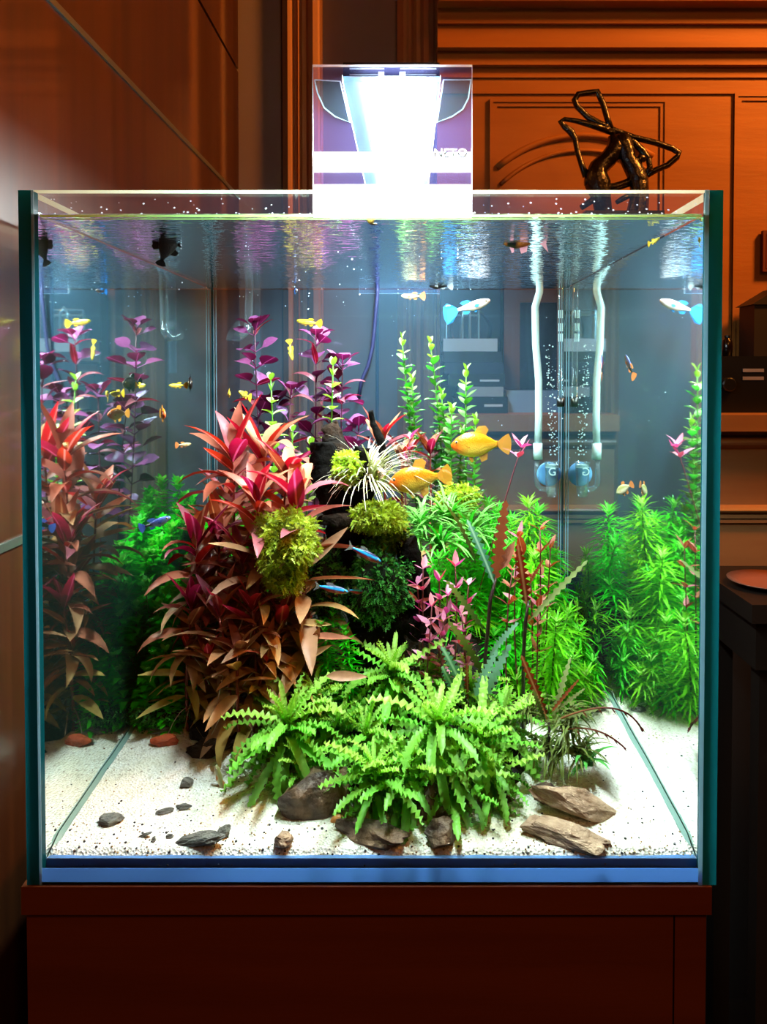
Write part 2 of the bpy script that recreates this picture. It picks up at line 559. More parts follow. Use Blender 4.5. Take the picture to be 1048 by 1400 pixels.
# water surface, with meniscus along the glass
def make_water():
    nx, ny = 40, 40
    mb = MB()
    vs = []
    for j in range(ny + 1):
        for i in range(nx + 1):
            x = XLI + (XRI - XLI) * i / nx; y = YFI + (YBI - YFI) * j / ny
            ed = min(x - XLI, XRI - x, y - YFI, YBI - y)
            z = WZ + .0012 * math.exp(-max(ed, 0) / .004) + .00035 * sin(x * 95 + 3 * sin(y * 21)) * sin(y * 120 + 2 * sin(x * 33)) * min(1, ed / .05)
            vs.append((x, y, z))
    fs = [(j * (nx + 1) + i, j * (nx + 1) + i + 1, (j + 1) * (nx + 1) + i + 1, (j + 1) * (nx + 1) + i) for j in range(ny) for i in range(nx)]
    mb.add(vs, fs)
    m = interface('water_surface', 1.1, (.93, .97, 1), rough=.0, bump=.30, bscale=(60, 160, 1), bdist=.004)
    o = mb.build('aquarium_water', m, None, smooth=True)
    tag(o, 'clear rippled water filling the glass aquarium', 'water', kind='stuff')
    men = milky('meniscus_glint', 'e8ffc8', .6, rough=.1)
    t = MB()
    t.tube([(XLI + .001, YFI + .0008, WZ), ((XLI + XRI) / 2, YFI + .0008, WZ), (XRI - .001, YFI + .0008, WZ)], .0009, 6)
    t.tube([(XLI + .001, YFI + .0008, WZ - .002), ((XLI + XRI) / 2, YFI + .0008, WZ - .002), (XRI - .001, YFI + .0008, WZ - .002)], .0004, 6)
    t.build('meniscus', men, o)
make_water()

# ------------------------------------------------------------------ sand and soil
def sand_z(x, y):
    lip = min(1, max(0, (.517 - y) / .0078)) ** 1.5 * .0075
    return ZC - .3287 - lip + .062 * (y - .515) + .0016 * noise.noise(Vector((x * 18, y * 18, 0))) + .0007 * noise.noise(Vector((x * 70, y * 70, 3)))
def mound_h(x, y):
    h = .085 * math.exp(-((x + .015) / .115) ** 4 - ((y - .80) / .11) ** 4)
    h = max(h, .03 * math.exp(-((x - .01) / .075) ** 4 - ((y - .655) / .07) ** 4))
    h = max(h, .05 * math.exp(-((x + .17) / .065) ** 4 - ((y - .84) / .09) ** 4))
    h = max(h, .06 * math.exp(-((x - .12) / .07) ** 4 - ((y - .87) / .075) ** 4))
    return h
def ground(x, y):
    return sand_z(x, y) + max(0, mound_h(x, y) - .004)

def make_sand():
    m, nt, out = new_mat('white_sand')
    tc = N(nt, 'TexCoord')
    vo = N(nt, 'TexVoronoi'); vo.inputs['Scale'].default_value = 520
    L(nt, tc.outputs['Object'], vo.inputs['Vector'])
    r = ramp(nt, [(0, 'fffef8'), (.5, 'fbf9f0'), (.78, 'efebdc'), (.94, 'cdc6b4'), (1, 'a8a294')])
    L(nt, vo.outputs['Color'], r.inputs[0])
    nz = N(nt, 'TexNoise'); nz.inputs['Scale'].default_value = 14; nz.inputs['Detail'].default_value = 4
    L(nt, tc.outputs['Object'], nz.inputs['Vector'])
    r2 = ramp(nt, [(.42, 'ffffff'), (.75, 'f2ecd8')])
    L(nt, nz.outputs['Fac'], r2.inputs[0])
    mx = N(nt, 'MixRGB', blend_type='MULTIPLY'); mx.inputs[0].default_value = 1
    L(nt, r.outputs[0], mx.inputs[1]); L(nt, r2.outputs[0], mx.inputs[2])
    b = N(nt, 'BsdfPrincipled'); b.inputs['Roughness'].default_value = .9; b.inputs['Specular IOR Level'].default_value = .2
    L(nt, mx.outputs[0], b.inputs['Base Color'])
    bp = N(nt, 'Bump'); bp.inputs['Strength'].default_value = .7; bp.inputs['Distance'].default_value = .002
    L(nt, vo.outputs['Distance'], bp.inputs['Height']); L(nt, bp.outputs[0], b.inputs['Normal'])
    L(nt, b.outputs[0], out.inputs[0])
    M['sand'] = m
    nx, ny = 130, 170
    x0, x1, y0, y1 = XLI + e, XRI - e, YFI + e, YBI - e
    vs, fs = [], []
    for j in range(ny + 1):
        for i in range(nx + 1):
            x = x0 + (x1 - x0) * i / nx; y = y0 + (y1 - y0) * (j / ny) ** 1.6
            vs.append((x, y, sand_z(x, y)))
    k = nx + 1
    fs = [(j * k + i, j * k + i + 1, (j + 1) * k + i + 1, (j + 1) * k + i) for j in range(ny) for i in range(nx)]
    b0 = len(vs)
    for i in range(nx + 1):
        vs.append((x0 + (x1 - x0) * i / nx, y0, GB + .0003))
    fs += [(b0 + i, b0 + i + 1, i + 1, i) for i in range(nx)]
    c0 = len(vs)
    for j in range(ny + 1):
        vs.append((x0, y0 + (y1 - y0) * (j / ny) ** 1.6, GB + .0003))
    fs += [(j * k, (j + 1) * k, c0 + j + 1, c0 + j) for j in range(ny)]
    d0 = len(vs)
    for j in range(ny + 1):
        vs.append((x1, y0 + (y1 - y0) * (j / ny) ** 1.6, GB + .0003))
    fs += [(d0 + j, d0 + j + 1, (j + 1) * k + nx, j * k + nx) for j in range(ny)]
    o = MB().add(vs, fs).build('sand_bed', m, None, smooth=True)
    tag(o, 'pale speckled sand covering the aquarium floor', 'sand', kind='stuff')
    # loose dark and tan grains
    gm = pmat('dark_grain', '1a1613', .7); gt = pmat('tan_grain', '9a7a4a', .7)
    for mat_, n, rmin, rmax in ((gm, 300, .0004, .001), (gt, 500, .0004, .0008)):
        mb = MB()
        for _ in range(n):
            x = R.uniform(x0 + .002, x1 - .002); y = y0 + (y1 - y0) * R.random() ** 1.6
            r_ = R.uniform(rmin, rmax)
            mb.sphere((x, y, sand_z(x, y) + r_ * .3), r_, 5, 3, sc=(1, 1, .7))
        for _ in range(n // 3):
            x = R.uniform(x0 + .002, x1 - .002); y = y0 + .004 + .03 * R.random() ** 2
            r_ = R.uniform(rmin, rmax * 1.2)
            mb.sphere((x, y, sand_z(x, y) + r_ * .3), r_, 5, 3, sc=(1, 1, .7))
        stuff(mb.build('grains', mat_, o))
    # soil
    ms = pmat('dark_aquarium_soil', '0c0905', .9, col2='17110a', nscale=120, bump=.6, bscale=220)
    nx = ny = 90
    vs, idx, fs = [], {}, []
    for j in range(ny + 1):
        for i in range(nx + 1):
            x = x0 + .004 + (x1 - x0 - .008) * i / nx; y = y0 + (y1 - y0 - .004) * j / ny
            if mound_h(x, y) > .0012:
                idx[i, j] = len(vs)
                vs.append((x, y, sand_z(x, y) + mound_h(x, y) - .005 + .003 * noise.noise(Vector((x * 90, y * 90, 1)))))
    for j in range(ny):
        for i in range(nx):
            q = [(i, j), (i + 1, j), (i + 1, j + 1), (i, j + 1)]
            if all(p in idx for p in q):
                fs.append(tuple(idx[p] for p in q))
    o2 = MB().add(vs, fs).build('soil_mound', ms, None, smooth=True)
    tag(o2, 'dark planting soil heaped under the aquarium plants', 'soil', kind='stuff')
make_sand()
g_floor_seam = milky('floor_silicone', '8fb0a4', .3, rough=.4)
for x, sg in ((XLI, 1), (XRI, -1)):
    mb = MB(); vs = []
    for j in range(25):
        y = YFI + .001 + (YBI - YFI - .002) * j / 24
        z = sand_z(x, y); wj = .0026 + .0007 * noise.noise(Vector((y * 60, x, 0)))
        vs += [(x + sg * .0002, y - YFO, z - CT + .0034), (x + sg * wj, y - YFO, z - CT + .0012), (x + sg * wj, y - YFO, z - CT - .002), (x + sg * .0002, y - YFO, z - CT - .002)]
    fs = [(j * 4 + k, j * 4 + (k + 1) % 4, j * 4 + 4 + (k + 1) % 4, j * 4 + 4 + k) for j in range(24) for k in range(4)]
    mb.add(vs, fs); mb.build('floor_seam', g_floor_seam, tank)

# ------------------------------------------------------------------ lamp over the tank
def make_lamp():
    LZ = P(500, 116, .512).z
    a, b = P(497, 116, .512).x, P(590, 116, .512).x
    a2, b2 = P(470, 116, .512).x, P(600, 116, .512).x
    t = thing('aquarium_lamp', 'bright white LED bar on clear acrylic end panels over the aquarium', 'lamp', (0, .4955, GT - .02))
    o = Vector(t.location)
    led = emat('led_light', (.84, .99, .98), LED_STRENGTH)
    glow = milky('housing_reflection', 'cfeeff', .4)  # pale blue paints the light reflected by the housing's lower face
    alu = pmat('anodised_housing', '30333c', .3, metal=.6)
    acr = glassware('clear_acrylic', (.97, .98, 1), haze=.05, haze_col='8c8ce0', hi=.3)
    acr_e = milky('acrylic_edge', 'eef6ff', .5)
    milk_white = milky('white_parts_and_glare', 'ffffff', .95, rough=.4)
    y0, y1 = .505 - o.y, .948 - o.y
    side = emat('added_side_glow', (.75, .9, 1.0), 16.0)  # added emissive strips along the bar, throwing cool light on the wardrobe
    for xs_ in (a2 - .0006, b2 + .0006):
        MB().add([(xs_, y0, LZ - o.z), (xs_, y1, LZ - o.z), (xs_, y1, LZ + .004 - o.z), (xs_, y0, LZ + .004 - o.z)], [(0, 1, 2, 3)]).build('glow_strip', side, t)
    hb = MB(); hb.box((a2, y0, LZ + .003 - o.z), (b2, y1, LZ + .012 - o.z)); hb.build('housing', alu, t)
    d = MB(); d.add([(a, y0, LZ - o.z), (a, y1, LZ - o.z), (b, y1, LZ - o.z), (b, y0, LZ - o.z)], [(0, 1, 2, 3)])
    d.build('led_panel', led, t)
    g = MB(); g.box((a2, y0, LZ - .0005 - o.z), (a - .0004, y1, LZ + .003 - o.z)); g.box((b + .0004, y0, LZ - .0005 - o.z), (b2, y1, LZ + .003 - o.z))
    g.build('pale_underside', glow, t)
    # end panels
    for (yy, nm) in ((.4955, 0), (.9705, 1)):
        f = yy / .4955
        if nm == 0:
            p0, p1 = P(428, 297, yy), P(645, 90, yy)
        X0, X1, Z0, Z1 = p0.x - o.x, p1.x - o.x, p0.z - o.z, p1.z - o.z
        yl = yy - o.y
        pn = MB().box((X0, yl - .002, Z0), (X1, yl + .002, Z1), mis=[1, 1, 0, 0, 1, 1]).build('end_panel', [acr, acr_e], t)
        for (pa, pb) in ((210, 237), (254, 297)):
            if nm == 0:
                za, zb = P(500, pb, .4955).z - o.z, P(500, pa, .4955).z - o.z
                fr_ = MB().box((X0 + .0008, yl - .0034, za), (X1 - .0008, yl - .0021, zb)).build('glare_band', milk_white, t)  # white bands paint the overexposed LED reflections in the clear panel
        if nm == 0:
            for (q0, q1) in ((478, 525), (547, 596)):
                s_ = MB()
                u0, u1 = P(q0, 104, .4955), P(q1, 104, .4955)
                for yy_ in (93, 96, 104, 107):
                    zz = P(500, yy_, .4955).z - o.z
                    s_.box((u0.x - o.x, yl - .0026, zz - .0003), (u1.x - o.x, yl - .0021, zz + .0003))
                s_.build('clamp_slot', acr_e, t)
            for q in (521, 550):
                u = P(q, 105, .4955)
                MB().box((u.x - .002, yl - .0034, u.z - o.z - .002), (u.x + .002, yl - .0021, u.z - o.z + .002)).build('screw', milk_white, t)
            # curved cheek outlines of the bracket
            cheek = glassware('tinted_cheek', (.72, .85, .74), haze=.10, haze_col='3a5a48', hi=.3)
            for pts in (((430, 110), (465, 112), (478, 168), (458, 160), (443, 148), (434, 128)), ((606, 110), (643, 110), (640, 135), (632, 150), (618, 160), (597, 168))):
                vv = [P(x, y, .4995) - o for x, y in pts]
                n = len(vv)
                MB().add([v + Vector((0, -.0008, 0)) for v in vv] + [v + Vector((0, .0008, 0)) for v in vv],
                         [tuple(range(n)), tuple(range(2 * n - 1, n - 1, -1))] + [(i, i + n, (i + 1) % n + n, (i + 1) % n) for i in range(n)]).build('bracket_cheek', cheek, t)
                tb = MB(); tb.tube([v + Vector((0, -.0012, 0)) for v in vv + vv[:1]], .0005, 5); tb.build('cheek_edge', acr_e, t)
    # raised lettering above the upper band
    cu = bpy.data.curves.new('lettering', 'FONT')
    cu.body = 'NETO'; cu.size = S(17, .4955); cu.extrude = .0004
    tmp = bpy.data.objects.new('tmp', cu); COL.objects.link(tmp)
    dg = bpy.context.evaluated_depsgraph_get()
    me = bpy.data.meshes.new_from_object(tmp.evaluated_get(dg))
    bpy.data.objects.remove(tmp)
    me.materials.clear(); me.materials.append(milk_white)
    q = P(592, 217, .4955)
    link('lettering', me, t, (q.x - o.x, -.0030, q.z - o.z), (pi / 2, 0, 0))
make_lamp()

# water drops clinging to the dry strip of glass
mb = MB()
for _ in range(110):
    x = R.uniform(XLI + .004, XRI - .004); z = WZ + .0015 + (GT - WZ - .004) * R.random() ** 2.2
    if P(428, 280, YFO).x < x < P(645, 280, YFO).x: continue
    r_ = R.uniform(.0002, .0006)
    mb.sphere((x, YFI + .0003 - YFO, z - CT), r_, 6, 4, sc=(1.3, .5, 1))
stuff(mb.build('droplets', milky('water_drop', 'e8f0ff', .6, .35, .05), tank, smooth=True))
# ------------------------------------------------------------------ plant building blocks
def leaf_mesh(name, mat, width, prof, bend=.5, fold=.15, n=6, wavy=0, waves=0, side=0):
    """unit-length leaf along +X, normal +Z"""
    mb = MB(); vs = []
    x = z = 0.0
    ds = 1.0 / n
    for i in range(n + 1):
        t = i / n
        ang = -bend * t
        wd = width * .5 * prof(t)
        nx_, nz_ = -sin(ang), cos(ang)
        for sgn in (-1, 0, 1):
            up = fold * wd * abs(sgn)
            if wavy and sgn:
                up += wavy * width * .5 * sin(2 * pi * waves * t + (1.3 if sgn > 0 else 0)) * min(1, t * 6)
            vs.append((x + nx_ * up, sgn * wd + side * t * t, z + nz_ * up))
        x += cos(ang) * ds; z += sin(ang) * ds
    fs = []
    for i in range(n):
        for c in (0, 1):
            a = i * 3 + c
            fs.append((a, a + 3, a + 4, a + 1))
    fs = [tuple(reversed(f)) for f in fs]
    mb.add(vs, fs)
    return mb.mesh(name, mat, smooth=True)

lance = lambda t: max(.02, sin(pi * min(1, t ** .75)) ** .8) if t < 1 else .02
ovate = lambda t: max(.03, sin(pi * t ** .9) ** .6) if .18 < t < 1 else (.12 if t <= .18 else .03)
paddle = lambda t: .1 if t < .35 else max(.04, sin(pi * ((t - .35) / .65) ** .85) ** .65 if t < 1 else .04)
roundl = lambda t: max(.06, sin(pi * t ** 1.15) ** .55 if 0 < t < 1 else .06)
ribbon = lambda t: (.8 + .2 * sin(pi * t)) if t < .85 else max(.05, (1 - t) / .15)

LM = {}
LM['red'] = leafmat('red_leaf', '940a10', 'bc1220', 'b06450', .32, rib='e87070', var=.3)
LM['crimson'] = leafmat('crimson_leaf', '7a0824', 'a81038', 'a85c68', .35, rib='e05080', var=.3)
LM['rust'] = leafmat('rust_leaf', '945030', 'a04428', 'bc8c68', .3, rib='d89a6a', var=.35)
LM['brown'] = leafmat('brown_leaf', '96602e', 'a4602e', 'c89664', .28, rib='b08048', var=.4)
LM['olive'] = leafmat('olive_leaf', '806a28', '94782e', 'b89c54', .28, var=.4)
LM['purple'] = leafmat('purple_leaf', '400628', '640c3c', '8c4a80', .3, rib='a84080', var=.35)
LM['plum'] = leafmat('plum_leaf', '340820', '4c0c30', '7c4a7c', .28, var=.35)
LM['green'] = leafmat('round_green_leaf', '2f9420', '48ac30', '8cc474', .35, var=.3)
LM['lime'] = leafmat('lime_leaf', '74b426', '98d03e', 'b4d488', .35, var=.25)
LM['downoi'] = leafmat('curly_leaf', '2c9410', '68c024', '80c848', .38, rough=.35, rib='389814', edge='9cdc44', var=.3)
LM['downoi_tip'] = leafmat('curly_young_leaf', '70bc20', 'a4dc40', 'acdc60', .38, rough=.35, rib='78bc28', edge='b8e854', var=.25)
LM['pink'] = leafmat('pink_leaf', 'b02c74', 'd44890', 'd88cac', .35, var=.3)
LM['pinkred'] = leafmat('pink_red_leaf', 'a42040', 'cc3858', 'cc7c88', .35, var=.3)
LM['orange'] = leafmat('orange_brown_leaf', '983018', 'c04a26', 'b87458', .3, rib='d08c60', var=.3)
LM['teal'] = leafmat('bluish_leaf', '2f7a58', '6cb08c', '9accb0', .25, var=.25)
LM['fine'] = leafmat('fine_green_foliage', '3cc81c', '70f038', '98f468', .45, var=.3)
LM['fine2'] = leafmat('feathery_lime_foliage', '80dc20', 'a8f448', 'c0f478', .45, var=.25)
LM['glosso'] = leafmat('broad_green_foliage', '34d818', '58f028', '78f050', .5, var=.3)
LM['olivegreen'] = leafmat('olive_green_foliage', '24380e', '4a6420', '6c7c38', .3, var=.35)
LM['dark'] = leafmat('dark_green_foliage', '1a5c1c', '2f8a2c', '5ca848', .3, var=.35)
LM['grass'] = leafmat('bright_ribbon_leaf', '2c9c1c', '5ccc38', '80d060', .4, var=.3)
LM['pale'] = leafmat('pale_needle_leaf', '888c50', 'bcb294', 'c8bca8', .3, var=.2)
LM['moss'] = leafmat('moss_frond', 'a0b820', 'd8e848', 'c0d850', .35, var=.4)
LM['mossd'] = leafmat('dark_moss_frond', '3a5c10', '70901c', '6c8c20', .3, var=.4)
M['root'] = pmat('pale_root', 'b8a898', .6)
M['stem_red'] = pmat('red_brown_stem', '7a2418', .5)
M['stem_dark'] = pmat('dark_stem', '2a1512', .5)
M['stem_green'] = pmat('green_stem', '4c8a28', .5)
M['stem_purple'] = pmat('purple_stem', '4a1830', .5)
M['stem_pink'] = pmat('pinkish_stem', '6a2c34', .5)

MESH = {}
def variants(key, mat, width, prof, bends=(.2, .7, 1.2), **kw):
    MESH[key] = [leaf_mesh('leaf', LM[mat], width, prof, bend=b, side=s_, **kw) for b, s_ in zip(bends, (.05, -.08, .1))]
for c in ('red', 'crimson', 'rust', 'brown', 'olive'):
    variants(c, c, .25, lance, bends=(.2, .8, 1.5), fold=.35, n=6)
for c in ('purple', 'plum'):
    variants(c, c, .62, paddle, bends=(.2, .6, .9), fold=.25, n=6)
for c in ('green', 'lime'):
    variants(c, c, .62, roundl, bends=(.2, .5, -.3), fold=.3, n=4)
variants('downoi', 'downoi', .125, ribbon, bends=(.35, .9, 1.4), fold=.4, n=24, wavy=.75, waves=11)
variants('downoi_tip', 'downoi_tip', .135, ribbon, bends=(.1, .4, .8), fold=.5, n=24, wavy=.75, waves=10)
for c in ('pink', 'pinkred', 'orange', 'teal'):
    variants(c, c, .36, lance, bends=(.2, .6, -.3), fold=.25, n=4)
variants('toothed', 'orange', .24, lance, bends=(.2, .5, .8), fold=.2, n=10, wavy=.4, waves=4)
variants('toothed_teal', 'teal', .2, lance, bends=(.2, .7, 1.0), fold=.2, n=10, wavy=.35, waves=4)

def put_leaf(parent, key, loc, yaw, pitch, size, roll=0, name='leaf', wid=1.0):
    return link(name, R.choice(MESH[key]), parent, loc, (roll, -pitch, yaw), (size, size * wid, size))

def stem_path(base, tip, n=8, sway=.01, seed=0):
    rr = random.Random(seed)
    base, tip = Vector(base), Vector(tip)
    c = (base + tip) / 2 + Vector((rr.uniform(-1, 1), rr.uniform(-1, 1), rr.uniform(0, .5))) * sway
    return [base * (1 - t) ** 2 + c * 2 * t * (1 - t) + tip * t * t for t in [i / n for i in range(n + 1)]]

def at_path(pts, t):
    f = max(0, min(.9999, t)) * (len(pts) - 1); i = int(f)
    return pts[i].lerp(pts[i + 1], f - i), (pts[i + 1] - pts[i]).normalized()

def inside(p, m=.004):
    return Vector((min(max(p.x, XLI + m), XRI - m), min(max(p.y, YFI + m), YBI - m), p.z))

def stem_thing(name, label, cat, group, px, py, Y, mat, r0, basedx=0, basedy=0, sway=.012, base=None, rtip=.6):
    tip = inside(P(px, py, Y), .01)
    if base is None:
        bx, by = tip.x + basedx, tip.y + basedy
        b = inside(Vector((bx, by, ground(bx, by) - .002)), .006)
        b.z = ground(b.x, b.y) - .002
    else:
        b = Vector(base)
    t = thing(name, label, cat, tuple(b), group=group)
    pts = [p - b for p in stem_path(b, tip, 8, sway, seed=int(px * 7 + py))]
    MB().tube(pts, [r0 * (1 - (1 - rtip) * i / 8) for i in range(9)], 6).build('stem', mat, t, smooth=True)
    return t, pts

def far_enough(parent, pts_world, size):
    return True

def clamp_yaw(pw, yaw, size):
    """keep a leaf inside the glass: turn it away from a wall it would pierce"""
    for k in range(12):
        q = pw + Vector((cos(yaw), sin(yaw), 0)) * size * .95
        if XLI + .003 < q.x < XRI - .003 and YFI + .003 < q.y < YBI - .003:
            return yaw
        yaw += pi / 6 * (1 if k % 2 else -1) * (k + 1)
    return yaw

# --- red stem plants ---------------------------------------------------------
def red_label(py, tone):
    if tone >= .1 and py < 700: return 'tall stem plant with a bright red crown at the top of the red clump'
    if tone >= .05: return 'stem plant with red upper leaves on the outside of the red clump'
    if tone > -.12: return 'rusty leaved stem plant in the middle of the red clump'
    return 'short brown and olive leaved stem plant low in the red clump'
def red_stem(px, py, Y, H=None, nodes=9, size=.052, tone=0, basedx=0, basedy=0, label='red leaved stem plant in the bushy clump beside the moss covered driftwood', group='red stem plants in the bushy clump', low=None, crown=6):
    t, pts = stem_thing('red_stem_plant', label, 'aquatic plant', group, px, py, Y, M['stem_red'], .0017, basedx, basedy)
    o = t.location
    yaw0 = R.uniform(0, 6.28)
    nodes = int(nodes * 1.5)
    for i in range(nodes):
        f = .22 + .74 * i / max(1, nodes - 1)
        p, d = at_path(pts, f)
        hz_ = p.z + o.z - (ZC - .3287)
        for k in range(2):
            yaw = yaw0 + i * pi / 2 + k * pi + R.uniform(-.35, .35)
            tt = f + tone
            key = 'red' if tt > .9 else ('rust' if tt > .72 else ('brown' if tt > .42 else 'olive'))
            if R.random() < .18: key = {'red': 'crimson', 'rust': 'red', 'brown': 'rust', 'olive': 'brown'}[key]
            sz = size * R.uniform(.8, 1.15) * (1 if f < .9 else .95)
            pitch = -.2 + 1.1 * f ** 2 + R.uniform(-.25, .25)
            yaw = clamp_yaw(p + o, yaw, sz)
            put_leaf(t, key, p, yaw, pitch, sz, R.uniform(-.4, .4))
    p = pts[-1]
    for k in range(crown):
        yaw = yaw0 + k * 2.4
        key = R.choice(['red', 'crimson', 'red', 'rust']) if tone > -.15 else R.choice(['rust', 'red', 'brown'])
        pit = .75 + .5 * R.random() if k < crown - 2 else 1.25
        put_leaf(t, key, p, clamp_yaw(p + o, yaw, size * .6), pit, size * R.uniform(.75, 1.15), R.uniform(-.3, .3))
    mb = MB()
    for k in range(3):
        p, d = at_path(pts, R.uniform(.2, .7)); a_ = R.uniform(0, 6.28)
        q = [p + Vector((cos(a_) * .022 * u, sin(a_) * .022 * u, -.004 * u - .022 * u * u)) for u in (0, .3, .6, 1)]
        mb.tube(q, .0004, 4)
    stuff(mb.build('aerial_roots', M['root'], t))
    return t
for a in ((318, 632, .72, 11, .064, .12), (362, 628, .74, 10, .062, .12), (392, 655, .71, 10, .062, .1), (352, 690, .66, 9, .050, .1),
          (405, 690, .665, 9, .062, .12), (268, 752, .675, 8, .052, .1), (300, 735, .70, 9, .052, .05), (330, 765, .675, 8, .050, .05),
          (372, 770, .69, 8, .048, .05), (345, 835, .645, 7, .045, .12), (262, 835, .665, 7, .044, -.05), (300, 845, .645, 7, .044, -.05),
          (385, 850, .66, 7, .046, -.1), (325, 895, .635, 5, .042, -.15), (415, 880, .68, 6, .048, -.1), (285, 905, .65, 5, .038, -.25), (365, 905, .64, 5, .040, -.2), (258, 890, .67, 5, .036, -.15),
          (420, 800, .70, 7, .05, -.05), (310, 690, .76, 9, .055, .05), (285, 800, .70, 7, .046, 0), (395, 780, .72, 7, .046, -.1)):
    red_stem(a[0], a[1], a[2], nodes=a[3], size=a[4], tone=a[5], basedx=R.uniform(-.012, .012), basedy=R.uniform(0, .02), label=red_label(a[1], a[5]))
for a in ((520, 612, .83, 5, .046, .2), (552, 628, .85, 5, .042, .2), (588, 622, .86, 5, .042, .2)):
    red_stem(a[0], a[1], a[2], nodes=a[3], size=a[4], tone=a[5], label='short crimson stem plant growing behind the driftwood near the round leaved stems', group='crimson stem plants behind the driftwood')

# --- purple stem plants ------------------------------------------------------
def purple_stem(px, py, Y, nodes, basedx, label=None):
    t, pts = stem_thing('purple_stem_plant', label or 'tall dark purple stem plant with paddle shaped leaves at the back glass', 'aquatic plant', 'purple stem plants at the back glass', px, py, Y, M['stem_purple'], .0011, basedx, 0, .02)
    o = t.location; y0 = R.uniform(0, 3)
    for i in range(nodes):
        f = .42 + .56 * i / (nodes - 1)
        p, d = at_path(pts, f)
        for k in range(4 if i % 2 else 3):
            sz = .037 * R.uniform(.8, 1.15) * (1 - .15 * f)
            yaw = clamp_yaw(p + o, y0 + i * 1.25 + k * 2 * pi / 3.5 + R.uniform(-.3, .3), sz)
            put_leaf(t, R.choice(['purple', 'plum', 'purple', 'crimson'] if f > .7 else ['plum', 'purple']), p, yaw, .3 + .4 * f + R.uniform(-.35, .35), sz, R.uniform(-.7, .7))
    for k in range(4):
        put_leaf(t, 'purple', pts[-1], k * 1.6, .9, .026, R.uniform(-.3, .3))
    return t
purple_stem(348, 452, .885, 10, .02); purple_stem(432, 466, .885, 9, -.005); purple_stem(468, 500, .87, 8, -.01)
purple_stem(398, 540, .88, 6, 0); purple_stem(455, 545, .89, 6, -.01); purple_stem(372, 560, .9, 6, .01); purple_stem(490, 590, .86, 5, -.01)

# --- round leaved green stems ------------------------------------------------
def round_stem(px, py, Y, basedx, key='green', label=None, group=None, nodes=25, sz0=.0150, length=None):
    t, pts = stem_thing('round_leaf_stem', label or 'upright green stem set with small round paired leaves at the back', 'aquatic plant', group or 'round leaved green stems at the back', px, py, Y, M['stem_green'], .0012, basedx, 0, .012)
    o = t.location
    for i in range(nodes):
        f = .3 + .7 * i / (nodes - 1)
        p, d = at_path(pts, f)
        for k in range(2):
            sz = sz0 * R.uniform(.85, 1.15) * (1 if f < .93 else .7)
            yaw = i * pi / 2 + k * pi + R.uniform(-.3, .3) + .5
            put_leaf(t, 'lime' if f > .93 or key == 'lime' else key, p, yaw, .25 + (.9 if f > .95 else .25 * f) + R.uniform(-.2, .2), sz)
    return t
for a in ((549, 464, .87, .022), (588, 470, .88, .016), (563, 518, .86, .012), (603, 540, .87, .004), (637, 508, .86, .006), (617, 560, .85, 0), (650, 575, .85, .002), (632, 590, .88, 0), (597, 600, .88, 0)):
    round_stem(*a, label='tall green stem with small round paired leaves rising above the crimson stems' if a[1] < 500 or a[0] == 637 else None)
for a in ((455, 500, .80, -.01), (370, 520, .80, .0), (400, 590, .80, .0), (425, 610, .78, 0)):
    round_stem(*a, key='lime', label='lime green stem with round leaves rising among the red and purple stems', group='lime stems among the red plants', nodes=16, sz0=.015)

# --- curly rosettes in front ------------------------------------------------
def curly_label(px, py):
    if px < 440: return 'crinkled green rosette plant spreading over the big dark rock beside open sand'
    if py < 950: return 'crinkled green rosette plant at the back of the patch below the driftwood'
    if py > 1035: return 'crinkled green rosette plant drooping in front onto the brown rocks'
    if px > 630: return 'crinkled green rosette plant next to the olive notched plant'
    return 'large crinkled green rosette plant in the heart of the front patch'
def rosette(px, py, Y, size=.052, n=26, up=0, tilt=0):
    n = int(n * 1.7)
    c = inside(P(px, py, Y), .02)
    b = Vector((c.x, c.y + .01, ground(c.x, c.y + .01) - .002))
    t = thing('curly_star_plant', curly_label(px, py), 'aquatic plant', tuple(b), group='curly green rosettes over the front rocks')
    pts = [p - b for p in stem_path(b, c, 6, .008, int(px))]
    MB().tube(pts, .0022, 6).build('stem', M['stem_green'], t, smooth=True)
    for i in range(n):
        f = i / (n - 1)
        lvl = 1 - .55 * (1 - f)
        p = (c - b) + Vector((0, 0, -.022 * (1 - f)))
        pitch = -.42 + 1.6 * f ** 1.3 + R.uniform(-.15, .15)
        yaw = i * 2.39996 + R.uniform(-.2, .2)
        sz = size * (R.uniform(.85, 1.1) if f < .8 else R.uniform(.45, .7))
        yaw = clamp_yaw(p + b, yaw, sz)
        put_leaf(t, 'downoi_tip' if f > .72 else 'downoi', p, yaw, pitch, sz, R.uniform(-.3, .3))
    return t
for a in ((392, 985, .600, .058, 30), (535, 912, .640, .052, 28), (598, 985, .580, .056, 30), (512, 1048, .556, .048, 26), (655, 1000, .590, .050, 26),
          (688, 975, .625, .046, 24), (462, 985, .625, .048, 24), (556, 1045, .562, .050, 26), (672, 1050, .572, .044, 22), (592, 918, .660, .046, 24),
          (478, 940, .655, .042, 22), (642, 935, .650, .044, 22), (415, 1040, .585, .034, 16), (620, 1060, .560, .046, 22), (500, 1000, .60, .046, 24), (430, 945, .64, .044, 20)):
    rosette(*a)

# --- feathery foliage stems (leaves too fine to pick apart) -----------------
def fine_leaf(mb, p, yaw, pitch, ln, wd, bend=.5):
    d = Vector((cos(yaw) * cos(pitch), sin(yaw) * cos(pitch), sin(pitch)))
    s_ = Vector((-sin(yaw), cos(yaw), 0)) * wd
    q1 = p + d * ln * .5 + Vector((0, 0, .02 * ln)); q2 = p + d * ln + Vector((0, 0, -bend * ln * .3))
    mb.add([p - s_ * .5, p + s_ * .5, q1 - s_, q1 + s_, q2], [(0, 2, 3, 1), (2, 4, 3)])

